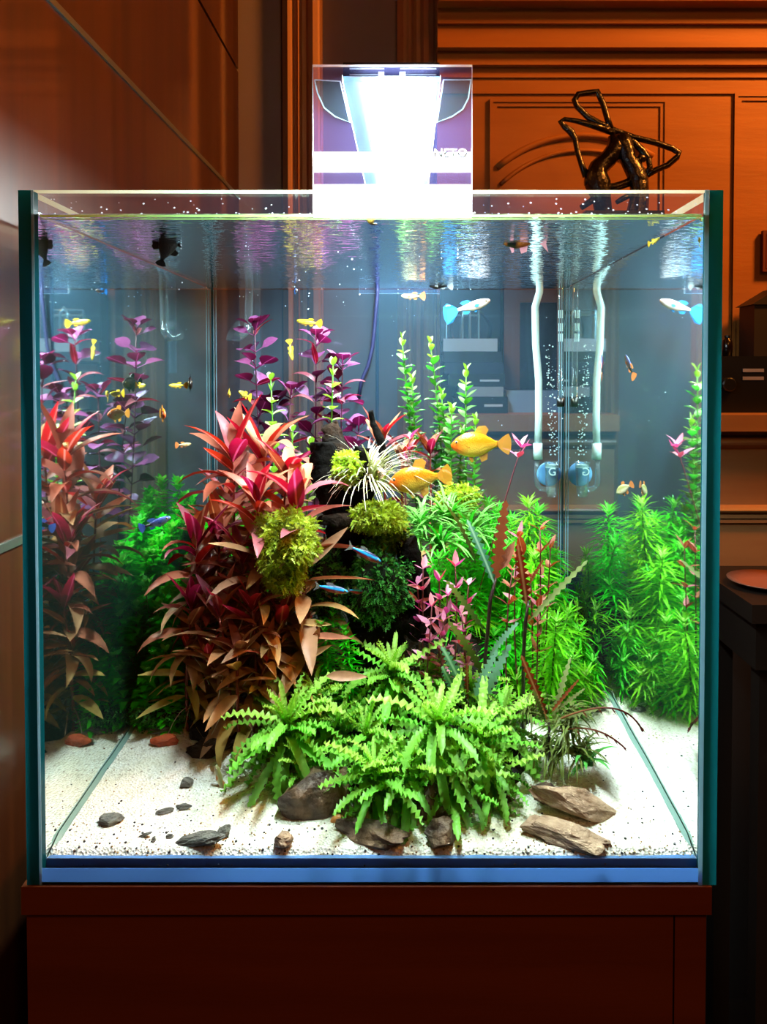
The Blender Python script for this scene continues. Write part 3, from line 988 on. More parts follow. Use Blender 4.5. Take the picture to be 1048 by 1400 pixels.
def feather_stem(px, py, Y, mat='fine', basedx=0, basedy=0, ln=.028, wd=.0013, whorl=8, step=.0055, label='', group='', name='feathery_stem_plant', pitch0=.1, minh=.0, rs=.0011, start=.1, stemmat=None):
    t, pts = stem_thing(name, label, 'aquatic plant', group, px, py, Y, M[stemmat or 'stem_green'], rs, basedx, basedy, .012)
    o = Vector(t.location)
    H = sum((pts[i + 1] - pts[i]).length for i in range(8))
    n = max(4, int(H / step))
    mb = MB()
    for i in range(n + 1):
        f = start + (1 - start) * i / n
        p, d = at_path(pts, f)
        for k in range(whorl):
            yaw = k * 2 * pi / whorl + i * .7 + R.uniform(-.2, .2)
            l_ = ln * R.uniform(.8, 1.1) * (1 if f < .92 else .65)
            q = p + o + Vector((cos(yaw), sin(yaw), 0)) * l_
            if not (XLI + .002 < q.x < XRI - .002 and YFI + .002 < q.y < YBI - .002): l_ *= .35
            q = p + o + Vector((cos(yaw), sin(yaw), 0)) * l_
            if not (XLI + .001 < q.x < XRI - .001 and q.y < YBI - .001): continue
            fine_leaf(mb, p, yaw, pitch0 + (.8 if f > .93 else .1) * f + R.uniform(-.15, .2), l_, wd)
    stuff(mb.build('foliage', LM[mat], t))
    return t
LF = 'feathery bright green stem plant in the thicket by the intake pipe'
GF = 'feathery green stems in the thicket'
def thick_label(px, py, Y):
    if Y > .87: return 'feathery green stem plant standing against the back glass in the thicket'
    if py < 745: return 'tall feathery green stem plant topping the thicket beside the driftwood'
    if Y > .78: return 'feathery green stem plant in the middle of the thicket'
    if px > 765: return 'low feathery green stem plant at the sand edge of the thicket'
    return 'feathery green stem plant just behind the notched and pink plants'
for a in ((722, 690, .84), (700, 712, .85), (665, 690, .86), (640, 700, .88), (690, 750, .80), (745, 745, .86), (735, 790, .80), (765, 800, .84), (775, 840, .78), (745, 850, .75), (715, 820, .76),
          (660, 760, .80), (628, 740, .83), (600, 765, .80), (580, 800, .78), (640, 800, .77), (610, 830, .76), (790, 865, .76), (735, 700, .90), (760, 760, .91), (690, 800, .83), (655, 850, .75), (700, 870, .74), (760, 880, .74), (780, 905, .73), (745, 915, .72), (720, 890, .73), (680, 900, .72), (800, 820, .88), (810, 850, .85), (820, 880, .82), (800, 890, .77), (640, 720, .90), (670, 730, .84), (710, 760, .86), (615, 780, .84), (655, 815, .80), (560, 790, .80), (590, 830, .80), (625, 860, .74), (735, 835, .83), (770, 870, .80), (790, 835, .83), (810, 905, .74), (800, 925, .72), (770, 930, .71), (745, 880, .77), (720, 855, .80), (690, 850, .78), (705, 930, .70), (675, 870, .74), (780, 810, .92), (745, 800, .93), (700, 740, .92), (680, 700, .92), (825, 905, .77), (760, 850, .70), (730, 760, .78)):
    feather_stem(*a, mat='fine2' if R.random() < .45 else 'fine', whorl=11, ln=.032, wd=.0012, step=.0048, pitch0=-.05, label=thick_label(*a), group=GF, basedx=R.uniform(-.01, .01), basedy=R.uniform(-.01, .01))
LF2 = 'low green carpet plant growing in the shade behind the red clump'
for i in range(62):
    Y = .69 + .26 * (i / 61) + R.uniform(-.01, .01)
    x = XLI + R.choice([R.uniform(.008, .03), R.uniform(.02, .075)])
    px = CX + x / Y * F
    hgt = .075 + .075 * ((Y - .69) / .26) + R.uniform(-.012, .02)
    zz = sand_z(x, Y) + hgt
    py = 510 + (ZC - zz) / Y * F
    feather_stem(px, py, Y, mat='glosso' if i % 3 else 'fine', ln=R.uniform(.018, .026), whorl=8, wd=.003, step=.0055, label=LF2 if Y < .8 else 'low green leafy plant in the corner of back and side glass', group='low green plants behind the red clump', name='carpet_stem_plant')
for i in range(16):
    Y = R.uniform(.66, .76); x = XLI + R.uniform(.006, .05)
    px = CX + x / Y * F; py = 510 + (ZC - sand_z(x, Y) - R.uniform(.035, .075)) / Y * F
    feather_stem(px, py, Y, mat='glosso', ln=R.uniform(.014, .022), whorl=8, wd=.0034, step=.0055, label='broad leaved low green plant at the sand edge below the red clump', group='low broad leaved plants at the sand edge', name='carpet_stem_plant')
for a in ((440, 855, .655), (470, 862, .65), (455, 835, .665)):
    feather_stem(*a, mat='glosso', ln=.014, whorl=9, wd=.0012, label='small green fern like sprout in the shade between clump and rosettes', group='small sprouts in the shade', name='shade_sprout')
LF3 = 'fine pale needle leaved tuft plant perched on top of the driftwood'


def tuft(px, py, Y, name, label, mat, n, ln, wd, droop=.8, cat='aquatic plant', group=None, segs=5, upmin=.2, upmax=1.3, dirx=0, part='blade', base=None):
    c = inside(P(px, py, Y), .012)
    t = thing(name, label, cat, tuple(c), group=group)
    mb = MB()
    for i in range(n):
        yaw = R.uniform(0, 2 * pi); pit = R.uniform(upmin, upmax); l_ = ln * R.uniform(.65, 1.1)
        p = Vector((R.uniform(-.004, .004), R.uniform(-.004, .004), 0)); vs = []
        s_ = Vector((-sin(yaw), cos(yaw), 0))
        for j in range(segs + 1):
            f = j / segs
            w_ = wd * (1 - f ** 3) + .0001
            vs += [p - s_ * w_, p + s_ * w_]
            pp = pit - droop * f * 1.6
            p = p + (Vector((cos(yaw) * cos(pp) + dirx * f, sin(yaw) * cos(pp), sin(pp)))) * l_ / segs
        if any(not (XLI + .002 < (v + c).x < XRI - .002 and YFI + .002 < (v + c).y < YBI - .002) for v in vs): continue
        mb.add(vs, [(2 * j, 2 * j + 1, 2 * j + 3, 2 * j + 2) for j in range(segs)])
    stuff(mb.build(part, LM[mat], t, smooth=True))
    return t
tuft(505, 660, .715, 'needle_tuft', LF3, 'pale', 260, .066, .0007, droop=.75, dirx=.25)
tuft(520, 672, .71, 'needle_tuft', 'smaller pale green needle leaved tuft tucked beside the driftwood stump', 'moss', 60, .038, .0007, droop=.7)
for a in ((575, 725, .75), (612, 715, .76), (640, 735, .75), (600, 750, .73), (560, 750, .735)):
    tuft(*a, 'ribbon_grass', 'bright green ribbon leaved grass tuft behind the pink stems', 'grass', 46, .06, .0016, droop=.9, group='ribbon grass behind the pink stems', upmin=.5)
# ------------------------------------------------------------------ driftwood, rocks, moss
M['drift'] = pmat('black_driftwood', '040302', .9, spec=.08, col2='140d07', nscale=30, stretch=(1, 1, 1), bump=.8, bscale=70, lo=.45, hi=.75)
M['bark'] = pmat('brown_driftwood', '0e0905', .9, spec=.08, col2='32241a', nscale=40, bump=.8, bscale=80)
M['rock'] = pmat('dark_brown_rock', '32200f', .65, col2='7c5c3c', nscale=45, bump=.7, bscale=90, lo=.4, hi=.75)
M['slate'] = pmat('grey_slate', '3a3a34', .6, col2='6f6c60', nscale=50, stretch=(1, 1, 4), bump=.6, bscale=100)
M['slab'] = pmat('tan_slate', '7c5c40', .65, col2='b89878', nscale=45, stretch=(1, 1, 3), bump=.6, bscale=110)
M['terracotta'] = pmat('terracotta', 'b84a18', .7, col2='8a3410', nscale=80, bump=.3)

def wood(name, parent, pts, rads, mat='drift', n=10, o=None):
    w_ = [P(*p) for p in pts]
    o = o or Vector((0, 0, 0))
    # resample with knobbly radius
    path, rr = [], []
    for i in range(len(w_) - 1):
        for k in range(8):
            f = k / 8
            path.append(w_[i].lerp(w_[i + 1], f)); rr.append(rads[i] * (1 - f) + rads[i + 1] * f)
    path.append(w_[-1]); rr.append(rads[-1])
    rr = [S(r, pts[0][2]) * (1 + .22 * noise.noise(p * 55)) for r, p in zip(rr, path)]
    path = [p + Vector((noise.noise(p * 30), noise.noise(p * 30 + Vector((5, 0, 0))), noise.noise(p * 30 + Vector((0, 7, 0))))) * .003 - o for p in path]
    mb = MB().tube(path, rr, 18)
    mb.v = [tuple(Vector(v) + Vector((noise.noise(Vector(v) * 130), noise.noise(Vector(v) * 130 + Vector((9, 0, 0))), noise.noise(Vector(v) * 60))) * min(.005, .35 * S(rads[0], pts[0][2]))) for v in mb.v]
    return mb.build(name, M[mat], parent, smooth=True)
b0 = P(515, 880, .70)
dw = thing('driftwood', 'dark branching driftwood stump in the middle of the planted tank', 'driftwood', tuple(b0))
wood('trunk', dw, ((515, 890, .70), (505, 830, .705), (485, 760, .71), (462, 700, .71), (450, 650, .715), (443, 605, .72)), (40, 32, 27, 26, 24, 16), o=b0)
wood('branch', dw, ((535, 745, .70), (505, 722, .69), (470, 713, .675), (440, 712, .665)), (13, 13, 11, 8), 'bark', o=b0)
wood('branch', dw, ((580, 860, .69), (572, 810, .685), (565, 770, .685), (556, 738, .685)), (20, 18, 15, 12), o=b0)
wood('branch', dw, ((572, 830, .69), (548, 800, .685), (538, 768, .685)), (12, 10, 7), o=b0)
wood('branch', dw, ((490, 740, .715), (495, 680, .71), (497, 645, .71), (498, 612, .71)), (16, 14, 11, 9), o=b0)
wood('branch', dw, ((530, 640, .74), (522, 600, .745), (510, 578, .75), (505, 562, .75)), (7, 6, 5, 4), o=b0)
wood('branch', dw, ((470, 640, .72), (455, 610, .74), (448, 580, .75)), (22, 18, 10), 'bark', o=b0)
wood('branch', dw, ((520, 850, .69), (560, 848, .68), (590, 870, .67)), (22, 18, 14), o=b0)

def sand_Y(px, py, half=.01):
    lo, hi = YFI + half + .002, .95
    for _ in range(30):
        m_ = (lo + hi) / 2
        q = P(px, py, m_)
        if q.z < sand_z(q.x, m_): hi = m_
        else: lo = m_
    return (lo + hi) / 2
def rock(name, label, px, py, Y, wpx, hpx, dpx, seed, mat='rock', rot=0, tilt=0, group=None, cat='rock', flat=1.0, layered=False):
    if mat != 'rock' or hpx < 50: Y = sand_Y(px, py + hpx * .3, S(dpx, .55) * .5)
    c = P(px, py, Y)
    if mat != 'rock' or hpx < 50: c.z = sand_z(c.x, c.y) + S(hpx, Y) * .22
    bm = bmesh.new()
    bmesh.ops.create_icosphere(bm, subdivisions=3, radius=1)
    rr = random.Random(seed)
    offs = Vector((rr.uniform(0, 50), rr.uniform(0, 50), rr.uniform(0, 50)))
    planes = [(Vector((rr.gauss(0, 1), rr.gauss(0, 1), rr.gauss(0, .8))).normalized(), rr.uniform(.55, .85)) for _ in range(11)]
    for v in bm.verts:
        p = v.co.copy()
        for nrm, dd in planes:
            q = p.dot(nrm)
            if q > dd: p -= nrm * (q - dd)
        p *= 1 + .22 * noise.noise(v.co * 1.8 + offs) + .08 * noise.noise(v.co * 5 + offs)
        if layered:
            p.z = round(p.z * 4) / 4 * .7 + p.z * .3
        v.co = Vector((p.x * S(wpx, Y) / 2, p.y * S(dpx, Y) / 2, p.z * S(hpx, Y) / 2))
    me = bpy.data.meshes.new(name); bm.to_mesh(me); bm.free()
    me.materials.append(M[mat])
    o = link(name, me, None, c, (tilt, rot, rr.uniform(-.4, .4)))
    return tag(o, label, cat, group)
rock('rock', 'big dark brown rock under the rosette beside open sand', 432, 1085, .565, 110, 100, 70, 1)
rock('rock', 'rough pitted brown rock under the middle green rosettes', 588, 1095, .556, 70, 84, 60, 2)
rock('rock', 'small smooth brown rock at the foot of the green rosettes', 603, 1138, .553, 55, 45, 45, 3)
rock('rock', 'low flat brown stone half buried in sand below the rosettes', 505, 1135, .553, 120, 26, 50, 4)
rock('rock', 'angular dark rock shaded by the rosettes beside the tan slabs', 690, 1112, .570, 70, 55, 60, 5)
rock('rock', 'dark rock tucked deep under the drooping curly leaves', 545, 1095, .60, 110, 90, 60, 6)
rock('rock', 'dark rock in shade between curly rosettes and olive plant', 650, 1105, .60, 120, 80, 60, 16)
rock('slate_slab', 'tan slate slab sloping down onto white sand with sand on its end', 790, 1096, .570, 180, 34, 80, 7, 'slab', rot=.40, layered=True)
rock('slate_slab', 'low sand dusted slate slab lying flat in front of the sloping slab', 768, 1140, .553, 160, 24, 60, 8, 'slab', rot=.12, layered=True)
rock('slate_chip', 'folded grey brown slate chip on open sand', 272, 1147, .545, 78, 22, 30, 9, 'slate', rot=-.3, layered=True)
rock('slate_chip', 'small upturned slate piece overlapping the folded chip', 305, 1136, .545, 34, 14, 20, 19, 'slate', rot=-.5)
rock('slate_chip', 'dark pointed slate chip alone on the sand', 151, 1118, .557, 38, 20, 24, 10, 'slate', rot=-.2)
rock('slate_chip', 'narrow upright slate chip leaning in the sand', 254, 1068, .585, 18, 26, 14, 11, 'slate', rot=.5)
rock('slate_chip', 'thin grey slate flake beside the leaning chip', 226, 1108, .565, 26, 8, 14, 12, 'slate')
rock('slate_chip', 'pale grey slate flake partly covered by sand', 250, 1103, .568, 30, 8, 14, 13, 'slate', rot=-.2)
rock('slate_chip', 'tiny rounded grey pebble near the folded chip', 210, 1147, .545, 8, 10, 8, 14, 'slate')
rock('slate_chip', 'thin dark twig like slate sliver on the sand', 196, 1142, .547, 28, 5, 8, 15, 'slate', rot=-.4)
rock('slate_chip', 'very small dark slate sliver near the pebble', 232, 1143, .547, 12, 7, 8, 17, 'slate')
rock('pebble', 'square pale brown pebble in front of the big dark rock', 386, 1148, .547, 32, 28, 24, 18, 'slab')
rock('root_stone', 'layered grey driftwood root beside the terracotta shard', 285, 1020, .625, 95, 30, 50, 20, 'bark', rot=-.15, layered=True)
rock('root_stone', 'dark gnarled driftwood root under the red clump', 285, 995, .65, 110, 40, 50, 21, 'drift', layered=True)
rock('root_stone', 'grey rough root piece behind the terracotta shard', 222, 990, .66, 50, 22, 30, 22, 'slate')
rock('pebble', 'dark bluish pebble on sand beside the feathery thicket', 816, 968, .69, 24, 10, 16, 23, 'slate')
rock('pebble', 'brown angular pebble below the olive plant', 745, 1082, .60, 42, 30, 30, 24, 'rock')
rock('terracotta_shard', 'orange terracotta pot shard lying on the sand', 223, 1011, .632, 40, 22, 24, 25, 'terracotta', cat='shard')

def snail(px, py, Y, r, label):
    c = P(px, py, Y); t = thing('snail', label, 'snail', tuple(c))
    rs = S(r, Y)
    sh = pmat('orange_shell', 'c87a28', .3, col2='e0a050', nscale=200)
    mb = MB()
    pts, rd = [], []
    for i in range(30):
        a = i / 29 * 4.2 * pi; k = 1 - i / 32
        pts.append((cos(a) * rs * .55 * k, -rs * .5 * (i / 29), sin(a) * rs * .55 * k)); rd.append(rs * .5 * k + .0001)
    mb.tube(pts, rd, 8); mb.build('shell', sh, t, smooth=True)
    MB().sphere((rs * .5, 0, -rs * .75), rs * .45, 8, 6, sc=(1.8, .7, .5)).build('foot', pmat('snail_body', '6a4a30', .4), t, smooth=True)
snail(461, 1124, .545, 12, 'orange snail under the big dark rock on the sand')
snail(507, 301, .514, 7, 'tiny pale snail clinging at the waterline')

# moss cushions
def moss(px, py, Y, wpx, hpx, n0, label, mat='moss', seed=0, dpx=None, core='5c7010'):
    n = int(n0 * 3)
    c = P(px, py, Y); rr = random.Random(seed)
    sx, sz = S(wpx, Y) / 2, S(hpx, Y) / 2; sy = S(dpx or min(wpx, hpx), Y) / 2
    mb = MB()
    # lumpy core
    bm = bmesh.new(); bmesh.ops.create_icosphere(bm, subdivisions=3, radius=1)
    vs = [(v.co.x * sx * .82, v.co.y * sy * .82, v.co.z * sz * .82) for v in bm.verts]
    vs = [Vector(v) * .8 * (1 + .5 * noise.noise(Vector((v[0] / sx, v[1] / sy, v[2] / sz)) * 2.3 + Vector((seed, 3, 1)))) for v in vs]
    mb.add(vs, [tuple(v.index for v in f.verts) for f in bm.faces], 1); bm.free()
    for _ in range(n):
        d = Vector((rr.gauss(0, 1), rr.gauss(0, 1), rr.gauss(0, 1))).normalized()
        k = (.82 + .45 * noise.noise(d * 1.9 + Vector((seed, 3, 1)))) * rr.uniform(.8, 1.0)
        p = Vector((d.x * sx, d.y * sy, d.z * sz)) * k
        g = (d * .8 + Vector((rr.uniform(-1.1, 1.1), rr.uniform(-1.1, 1.1), rr.uniform(-1.0, .9)))).normalized()
        ln = S(rr.uniform(5, 10), Y); side = g.cross(Vector((rr.gauss(0, 1), rr.gauss(0, 1), rr.gauss(0, 1)))).normalized()
        q = p
        for j in range(4):
            a = p + g * ln * j / 4 + Vector((0, 0, -ln * .08 * j * j / 4)); b_ = a + g * ln * .3
            w_ = ln * .3 * (1 - j * .18)
            mb.add([a, a + side * w_ + g * w_ * .7, b_, a - side * w_ + g * w_ * .7], [(0, 1, 2, 3)], 0)
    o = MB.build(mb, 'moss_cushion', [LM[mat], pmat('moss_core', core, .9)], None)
    o.location = c
    tag(o, label, 'moss', kind='stuff')
moss(392, 742, .645, 104, 100, 1000, 'yellow green moss cushion on the end of the branch beside the red clump', seed=1)
moss(388, 790, .645, 60, 50, 300, 'lower trailing end of the yellow green moss cushion', 'moss', seed=2)
moss(515, 706, .675, 88, 48, 600, 'yellow green moss cushion draped over the stump', seed=3)
moss(474, 641, .70, 40, 52, 350, 'small bright moss cushion high on the stump', seed=4)
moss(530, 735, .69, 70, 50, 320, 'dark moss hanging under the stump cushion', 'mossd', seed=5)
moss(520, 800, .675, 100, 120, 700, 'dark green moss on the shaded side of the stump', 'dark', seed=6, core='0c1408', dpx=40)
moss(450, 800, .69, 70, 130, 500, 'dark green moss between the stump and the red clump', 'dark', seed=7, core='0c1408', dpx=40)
moss(625, 680, .80, 60, 40, 300, 'olive moss tuft below the round leaved stems', 'moss', seed=8)
moss(345, 1095, .595, 70, 44, 300, 'thin green moss beside the big dark rock', 'dark', seed=9, core='1c3010')
moss(215, 975, .67, 90, 40, 350, 'green moss on sand edge near the terracotta shard', 'dark', seed=10, core='10240c')

# ------------------------------------------------------------------ pink, toothed and olive plants
def small_stem(px, py, Y, keys, label, group, nodes=5, sz=.0145, basedx=0, basedy=0, name='pink_stem_plant', stem='stem_pink', base=None, start=.35, pitch=.2, n=3):
    t, pts = stem_thing(name, label, 'aquatic plant', group, px, py, Y, M[stem], .0009, basedx, basedy, .01, base=base)
    o = t.location
    for i in range(nodes):
        f = start + (1 - start) * i / max(1, nodes - 1)
        p, d = at_path(pts, f)
        for k in range(n):
            yaw = clamp_yaw(p + o, k * 2 * pi / n + i * .9 + R.uniform(-.3, .3), sz)
            put_leaf(t, R.choice(keys), p, yaw, pitch + .5 * f + R.uniform(-.3, .3), sz * R.uniform(.8, 1.2), R.uniform(-.4, .4))
    return t
LP = 'low bushy pink leaved stem in front of the driftwood branch'
for a in ((578, 778, .665), (600, 795, .66), (622, 775, .67), (612, 815, .655), (590, 830, .65), (640, 800, .665), (570, 800, .67), (630, 840, .65), (606, 850, .645)):
    small_stem(*a, ['pink', 'pinkred', 'pink'], LP, 'pink stems before the driftwood', basedx=R.uniform(-.008, .008))
for a in ((708, 735, .70), (738, 725, .71), (752, 750, .71), (725, 790, .70), (735, 830, .68), (700, 780, .69)):
    small_stem(*a, ['orange', 'pinkred', 'orange'], 'slender orange red stem rising through the feathery thicket', 'orange red stems in the thicket', basedx=R.uniform(-.008, .008), nodes=4, start=.62)
small_stem(712, 612, .78, ['pinkred', 'pink'], 'single bare stem topped by pink leaves beside the white tube', None, nodes=2, start=.94, basedx=-.05, n=4, sz=.02)
small_stem(560, 600, .80, ['pinkred', 'pink'], 'pink tipped stem between the crimson and round leaved stems', None, nodes=3, start=.85)

def pinnate(name, mat, n=11, width=.17, bend=.5):
    mb = MB(); vs = []; x = z = 0; ds = 1 / (2 * n)
    for i in range(2 * n + 1):
        t = i / (2 * n); a = -bend * t
        env = width * .5 * (sin(pi * min(1, t * .93 + .05)) ** .5)
        wd = env * (1 if i % 2 else .36)
        if t < .12: wd = .012
        vs += [(x - .25 * ds, -wd, z + wd * .2), (x, 0, z), (x - .25 * ds, wd, z + wd * .2)]
        x += cos(a) * ds; z += sin(a) * ds
    fs = [(i * 3 + c, i * 3 + c + 1, i * 3 + c + 4, i * 3 + c + 3) for i in range(2 * n) for c in (0, 1)]
    mb.add(vs, fs)
    return mb.mesh(name, mat, smooth=True)
LM['pin_red'] = leafmat('notched_red_leaf', '5c1c0c', '982c16', '8c4428', .3, rib='b87850', var=.25)
LM['pin_olive'] = leafmat('notched_olive_leaf', '3c5420', '6e7a30', '94a060', .3, var=.3)
LM['pin_teal'] = leafmat('notched_bluish_leaf', '3a7c58', '64a07c', '7cac90', .3, rib='a8d0b0', var=.2)
MESH['pin_red'] = [pinnate('leaf', LM['pin_red'], bend=b) for b in (.1, .35, .2)]
MESH['pin_olive'] = [pinnate('leaf', LM['pin_olive'], bend=b, width=.13) for b in (.5, 1.0, 1.5)]
MESH['pin_teal'] = [pinnate('leaf', LM['pin_teal'], bend=b, width=.16) for b in (.3, .6, .9)]

def leaf_between(t, key, a, b, wid=1.0, roll=None, variant=None):
    """a leaf from pixel point a to pixel point b"""
    o = Vector(t.location); p, q = P(*a), P(*b)
    d = q - p
    yaw = atan2(d.y, d.x); pit = atan2(d.z, sqrt(d.x ** 2 + d.y ** 2))
    me = MESH[key][variant if variant is not None else 0]
    # face the blade to the viewer: roll about its own axis
    return link('leaf', me, t, p - o, (roll if roll is not None else R.uniform(1.0, 1.4), -pit, yaw), (d.length, d.length * wid, d.length))
def notched(label, base, stem_pts, leaves, stem='stem_dark', r=.0016):
    b = P(*base); b.z = min(b.z, ground(b.x, b.y) + .0)
    t = thing('notched_leaf_plant', label, 'aquatic plant', tuple(b))
    pts = [Vector((0, 0, 0))] + [P(*p) - b for p in stem_pts]
    MB().tube(pts, [r] * (len(pts) - 1) + [r * .6], 6).build('stem', M[stem], t, smooth=True)
    for l in leaves: leaf_between(t, *l)
    return t
notched('tall notched plant with upright red brown leaf on a dark stem', (663, 950, .64), ((663, 900, .64), (670, 820, .64), (678, 790, .64)),
        [('pin_red', (676, 800, .64), (690, 684, .64), 1.1), ('pin_teal', (676, 800, .64), (640, 705, .64), 1.0), ('pin_olive', (660, 860, .64), (605, 780, .63), .9), ('pin_olive', (650, 770, .65), (620, 676, .66), .8),
         ('pin_teal', (668, 900, .64), (700, 850, .62), 1.2), ('orange', (682, 780, .64), (705, 740, .64), .9), ('pin_olive', (664, 930, .64), (612, 830, .63), 1.0)])
notched('notched plant with orange young leaf and slim arching olive leaf', (715, 950, .655), ((715, 900, .655), (718, 850, .655), (722, 822, .655)),
        [('pin_red', (720, 830, .655), (708, 742, .655), 1.3), ('pin_olive', (722, 850, .655), (800, 765, .64), .7), ('orange', (715, 760, .655), (708, 730, .655), 1.2), ('pin_red', (722, 800, .655), (742, 765, .655), .9)])
notched('low bluish green notched plant behind the curly rosettes', (640, 980, .63), ((640, 960, .63),),
        [('pin_teal', (640, 960, .63), (606, 875, .625), 1.3), ('pin_teal', (645, 960, .63), (672, 890, .62), 1.4), ('pin_teal', (655, 970, .63), (690, 880, .625), 1.3), ('pin_teal', (630, 960, .63), (600, 905, .62), 1.3), ('pin_red', (640, 960, .63), (636, 905, .62), 1.1)], r=.001)
ol = notched('olive notched plant with red tips arching over the sand', (752, 1010, .60), ((750, 985, .60),),
        [('pin_red', (748, 985, .60), (712, 893, .60), .9), ('pin_olive', (750, 980, .60), (745, 875, .605), .9), ('pin_red', (752, 975, .60), (790, 928, .59), .6), ('pin_olive', (755, 975, .60), (800, 940, .60), .9), ('pin_olive', (755, 985, .60), (828, 965, .585), .8),
         ('pin_olive', (755, 990, .60), (775, 900, .60), .9), ('pin_olive', (745, 985, .60), (722, 930, .59), .9)])
for (a, m_, e_) in (((760, 985, .60), (835, 968, .58), (878, 1000, .575)), ((765, 1000, .60), (812, 998, .585), (855, 1024, .575))):
    o = Vector(ol.location); mb = MB()
    pa, pm, pe = P(*a) - o, P(*m_) - o, P(*e_) - o
    ctrl = pm * 2 - (pa + pe) / 2
    pts = [pa * (1 - t) ** 2 + ctrl * 2 * t * (1 - t) + pe * t * t for t in [i / 14 for i in range(15)]]
    mb.tube(pts, .0007, 5)
    for i in range(2, 14):
        fine_leaf(mb, pts[i], -.6 if i % 2 else .2, -.7, .006, .0012)
    mb.build('runner', LM['pin_red'], ol)
for a in ((775, 1000, .60), (790, 1030, .595), (765, 1030, .595), (745, 1020, .605), (780, 975, .615), (720, 975, .63)):
    tuft(*a, 'olive_needle_tuft', 'dark olive needle leaved tuft hanging beside the sand', 'olivegreen', 40, .032, .0010, droop=1.1, group='olive needle tufts', upmin=.0, upmax=1.1)
tuft(802, 1045, .592, 'leaf_tuft', 'small round leaved sprout at the sand edge under the olive plant', 'dark', 14, .028, .002, droop=1.0)
for a in ((430, 770, .69), (445, 745, .685)):
    pass
# stray brown leaf blades of the clump crossing the dark stump
st = red_stem(425, 905, .655, nodes=4, size=.036, tone=-.2)
leaf_between(st, 'rust', (418, 775, .665), (475, 722, .66), .8, 1.2)
leaf_between(st, 'brown', (412, 905, .65), (452, 882, .64), .9, .9)
leaf_between(st, 'red', (425, 870, .65), (480, 872, .64), .8, .6)
leaf_between(st, 'brown', (408, 850, .66), (452, 855, .65), .9, .9)
tag(st, 'brown leaved stem reaching past the red clump in front of the stump')

def loose_leaf(px, py, Y, ln, key, label, yaw=0, pitch=0, roll=.8):
    c = P(px, py, Y)
    o = link('drifting_leaf', MESH[key][0], None, c, (roll, -pitch, yaw), S(ln, Y))
    tag(o, label, 'leaf')
loose_leaf(445, 924, .60, 58, 'rust', 'rust coloured fallen leaf resting on the curly rosettes', 0, -.05, .9)

# ------------------------------------------------------------------ fish
def fishmat(name, back, belly, xstops=None, band=None, rough=.3, tail=None):
    m, nt, out = new_mat(name)
    tc = N(nt, 'TexCoord'); sp = N(nt, 'SeparateXYZ'); L(nt, tc.outputs['Object'], sp.inputs[0])
    mz_ = N(nt, 'MapRange'); mz_.inputs[1].default_value = -.14; mz_.inputs[2].default_value = .14
    L(nt, sp.outputs[2], mz_.inputs[0])
    r = ramp(nt, band or [(.25, lin(belly)), (.7, lin(back))])
    L(nt, mz_.outputs[0], r.inputs[0])
    c = r.outputs[0]
    if xstops:
        mxr = N(nt, 'MapRange'); mxr.inputs[1].default_value = -.5; mxr.inputs[2].default_value = .5
        L(nt, sp.outputs[0], mxr.inputs[0])
        rx = ramp(nt, xstops[1]); L(nt, mxr.outputs[0], rx.inputs[0])
        fx = ramp(nt, xstops[0]); L(nt, mxr.outputs[0], fx.inputs[0])
        mix = N(nt, 'MixRGB'); L(nt, fx.outputs[0], mix.inputs[0]); L(nt, c, mix.inputs[1]); L(nt, rx.outputs[0], mix.inputs[2]); c = mix.outputs[0]
    vo = N(nt, 'TexVoronoi'); vo.inputs['Scale'].default_value = 34; L(nt, tc.outputs['Object'], vo.inputs['Vector'])
    bp = N(nt, 'Bump'); bp.inputs['Strength'].default_value = .25; bp.inputs['Distance'].default_value = .001; L(nt, vo.outputs['Distance'], bp.inputs['Height'])
    b = N(nt, 'BsdfPrincipled'); b.inputs['Roughness'].default_value = rough; L(nt, c, b.inputs['Base Color']); L(nt, bp.outputs[0], b.inputs['Normal'])
    L(nt, b.outputs[0], out.inputs[0])
    return m
W0, W1 = (0, 0, 0, 1), (1, 1, 1, 1)
FM = {
 'neon': fishmat('neon_tetra_skin', '103a90', 'c8b0a0', band=[(.0, lin('c0a090')), (.22, lin('b81010')), (.47, lin('a00c0c')), (.5, lin('1448c8')), (.58, lin('28b8f0')), (.70, lin('28a8f0')), (.77, lin('0a2050')), (1, lin('0a1c3c'))]),
 'gold': fishmat('gold_cichlid_skin', 'e08a10', 'f0c848', xstops=([(.0, W0), (.68, W0), (.9, W1)], [(0, 'f0a020'), (1, 'e85a10')])),
 'yellow': fishmat('yellow_guppy_skin', 'c8b820', 'f0e060', xstops=([(0, W1), (.35, W0)], [(0, 'f0c020'), (1, 'e8a020')])),
 'blue': fishmat('white_guppy_skin', 'c8ccd8', 'e0c8c0', xstops=([(0, W1), (.4, W0)], [(0, '4aa0d8'), (1, 'c0d0e0')])),
 'black': fishmat('black_molly_skin', '060608', '0c0c10'),
 'bluetail': fishmat('blue_black_guppy_skin', '5068c8', '98b0e8', xstops=([(0, W1), (.42, W1), (.5, W0)], [(0, '060608'), (1, '101020')])),
 'orangeblack': fishmat('orange_black_platy_skin', 'a8501c', 'd07830', xstops=([(0, W0), (.5, W0), (.6, W1), (.74, W1), (.8, W0)], [(0, '0a0a14'), (1, '0a0a14')])),
 'pale': fishmat('pale_guppy_skin', '8c8c50', 'e0d8b0'),
}
def finmat(name, c, clear=.25):
    return milky(name, c, .5, clear)
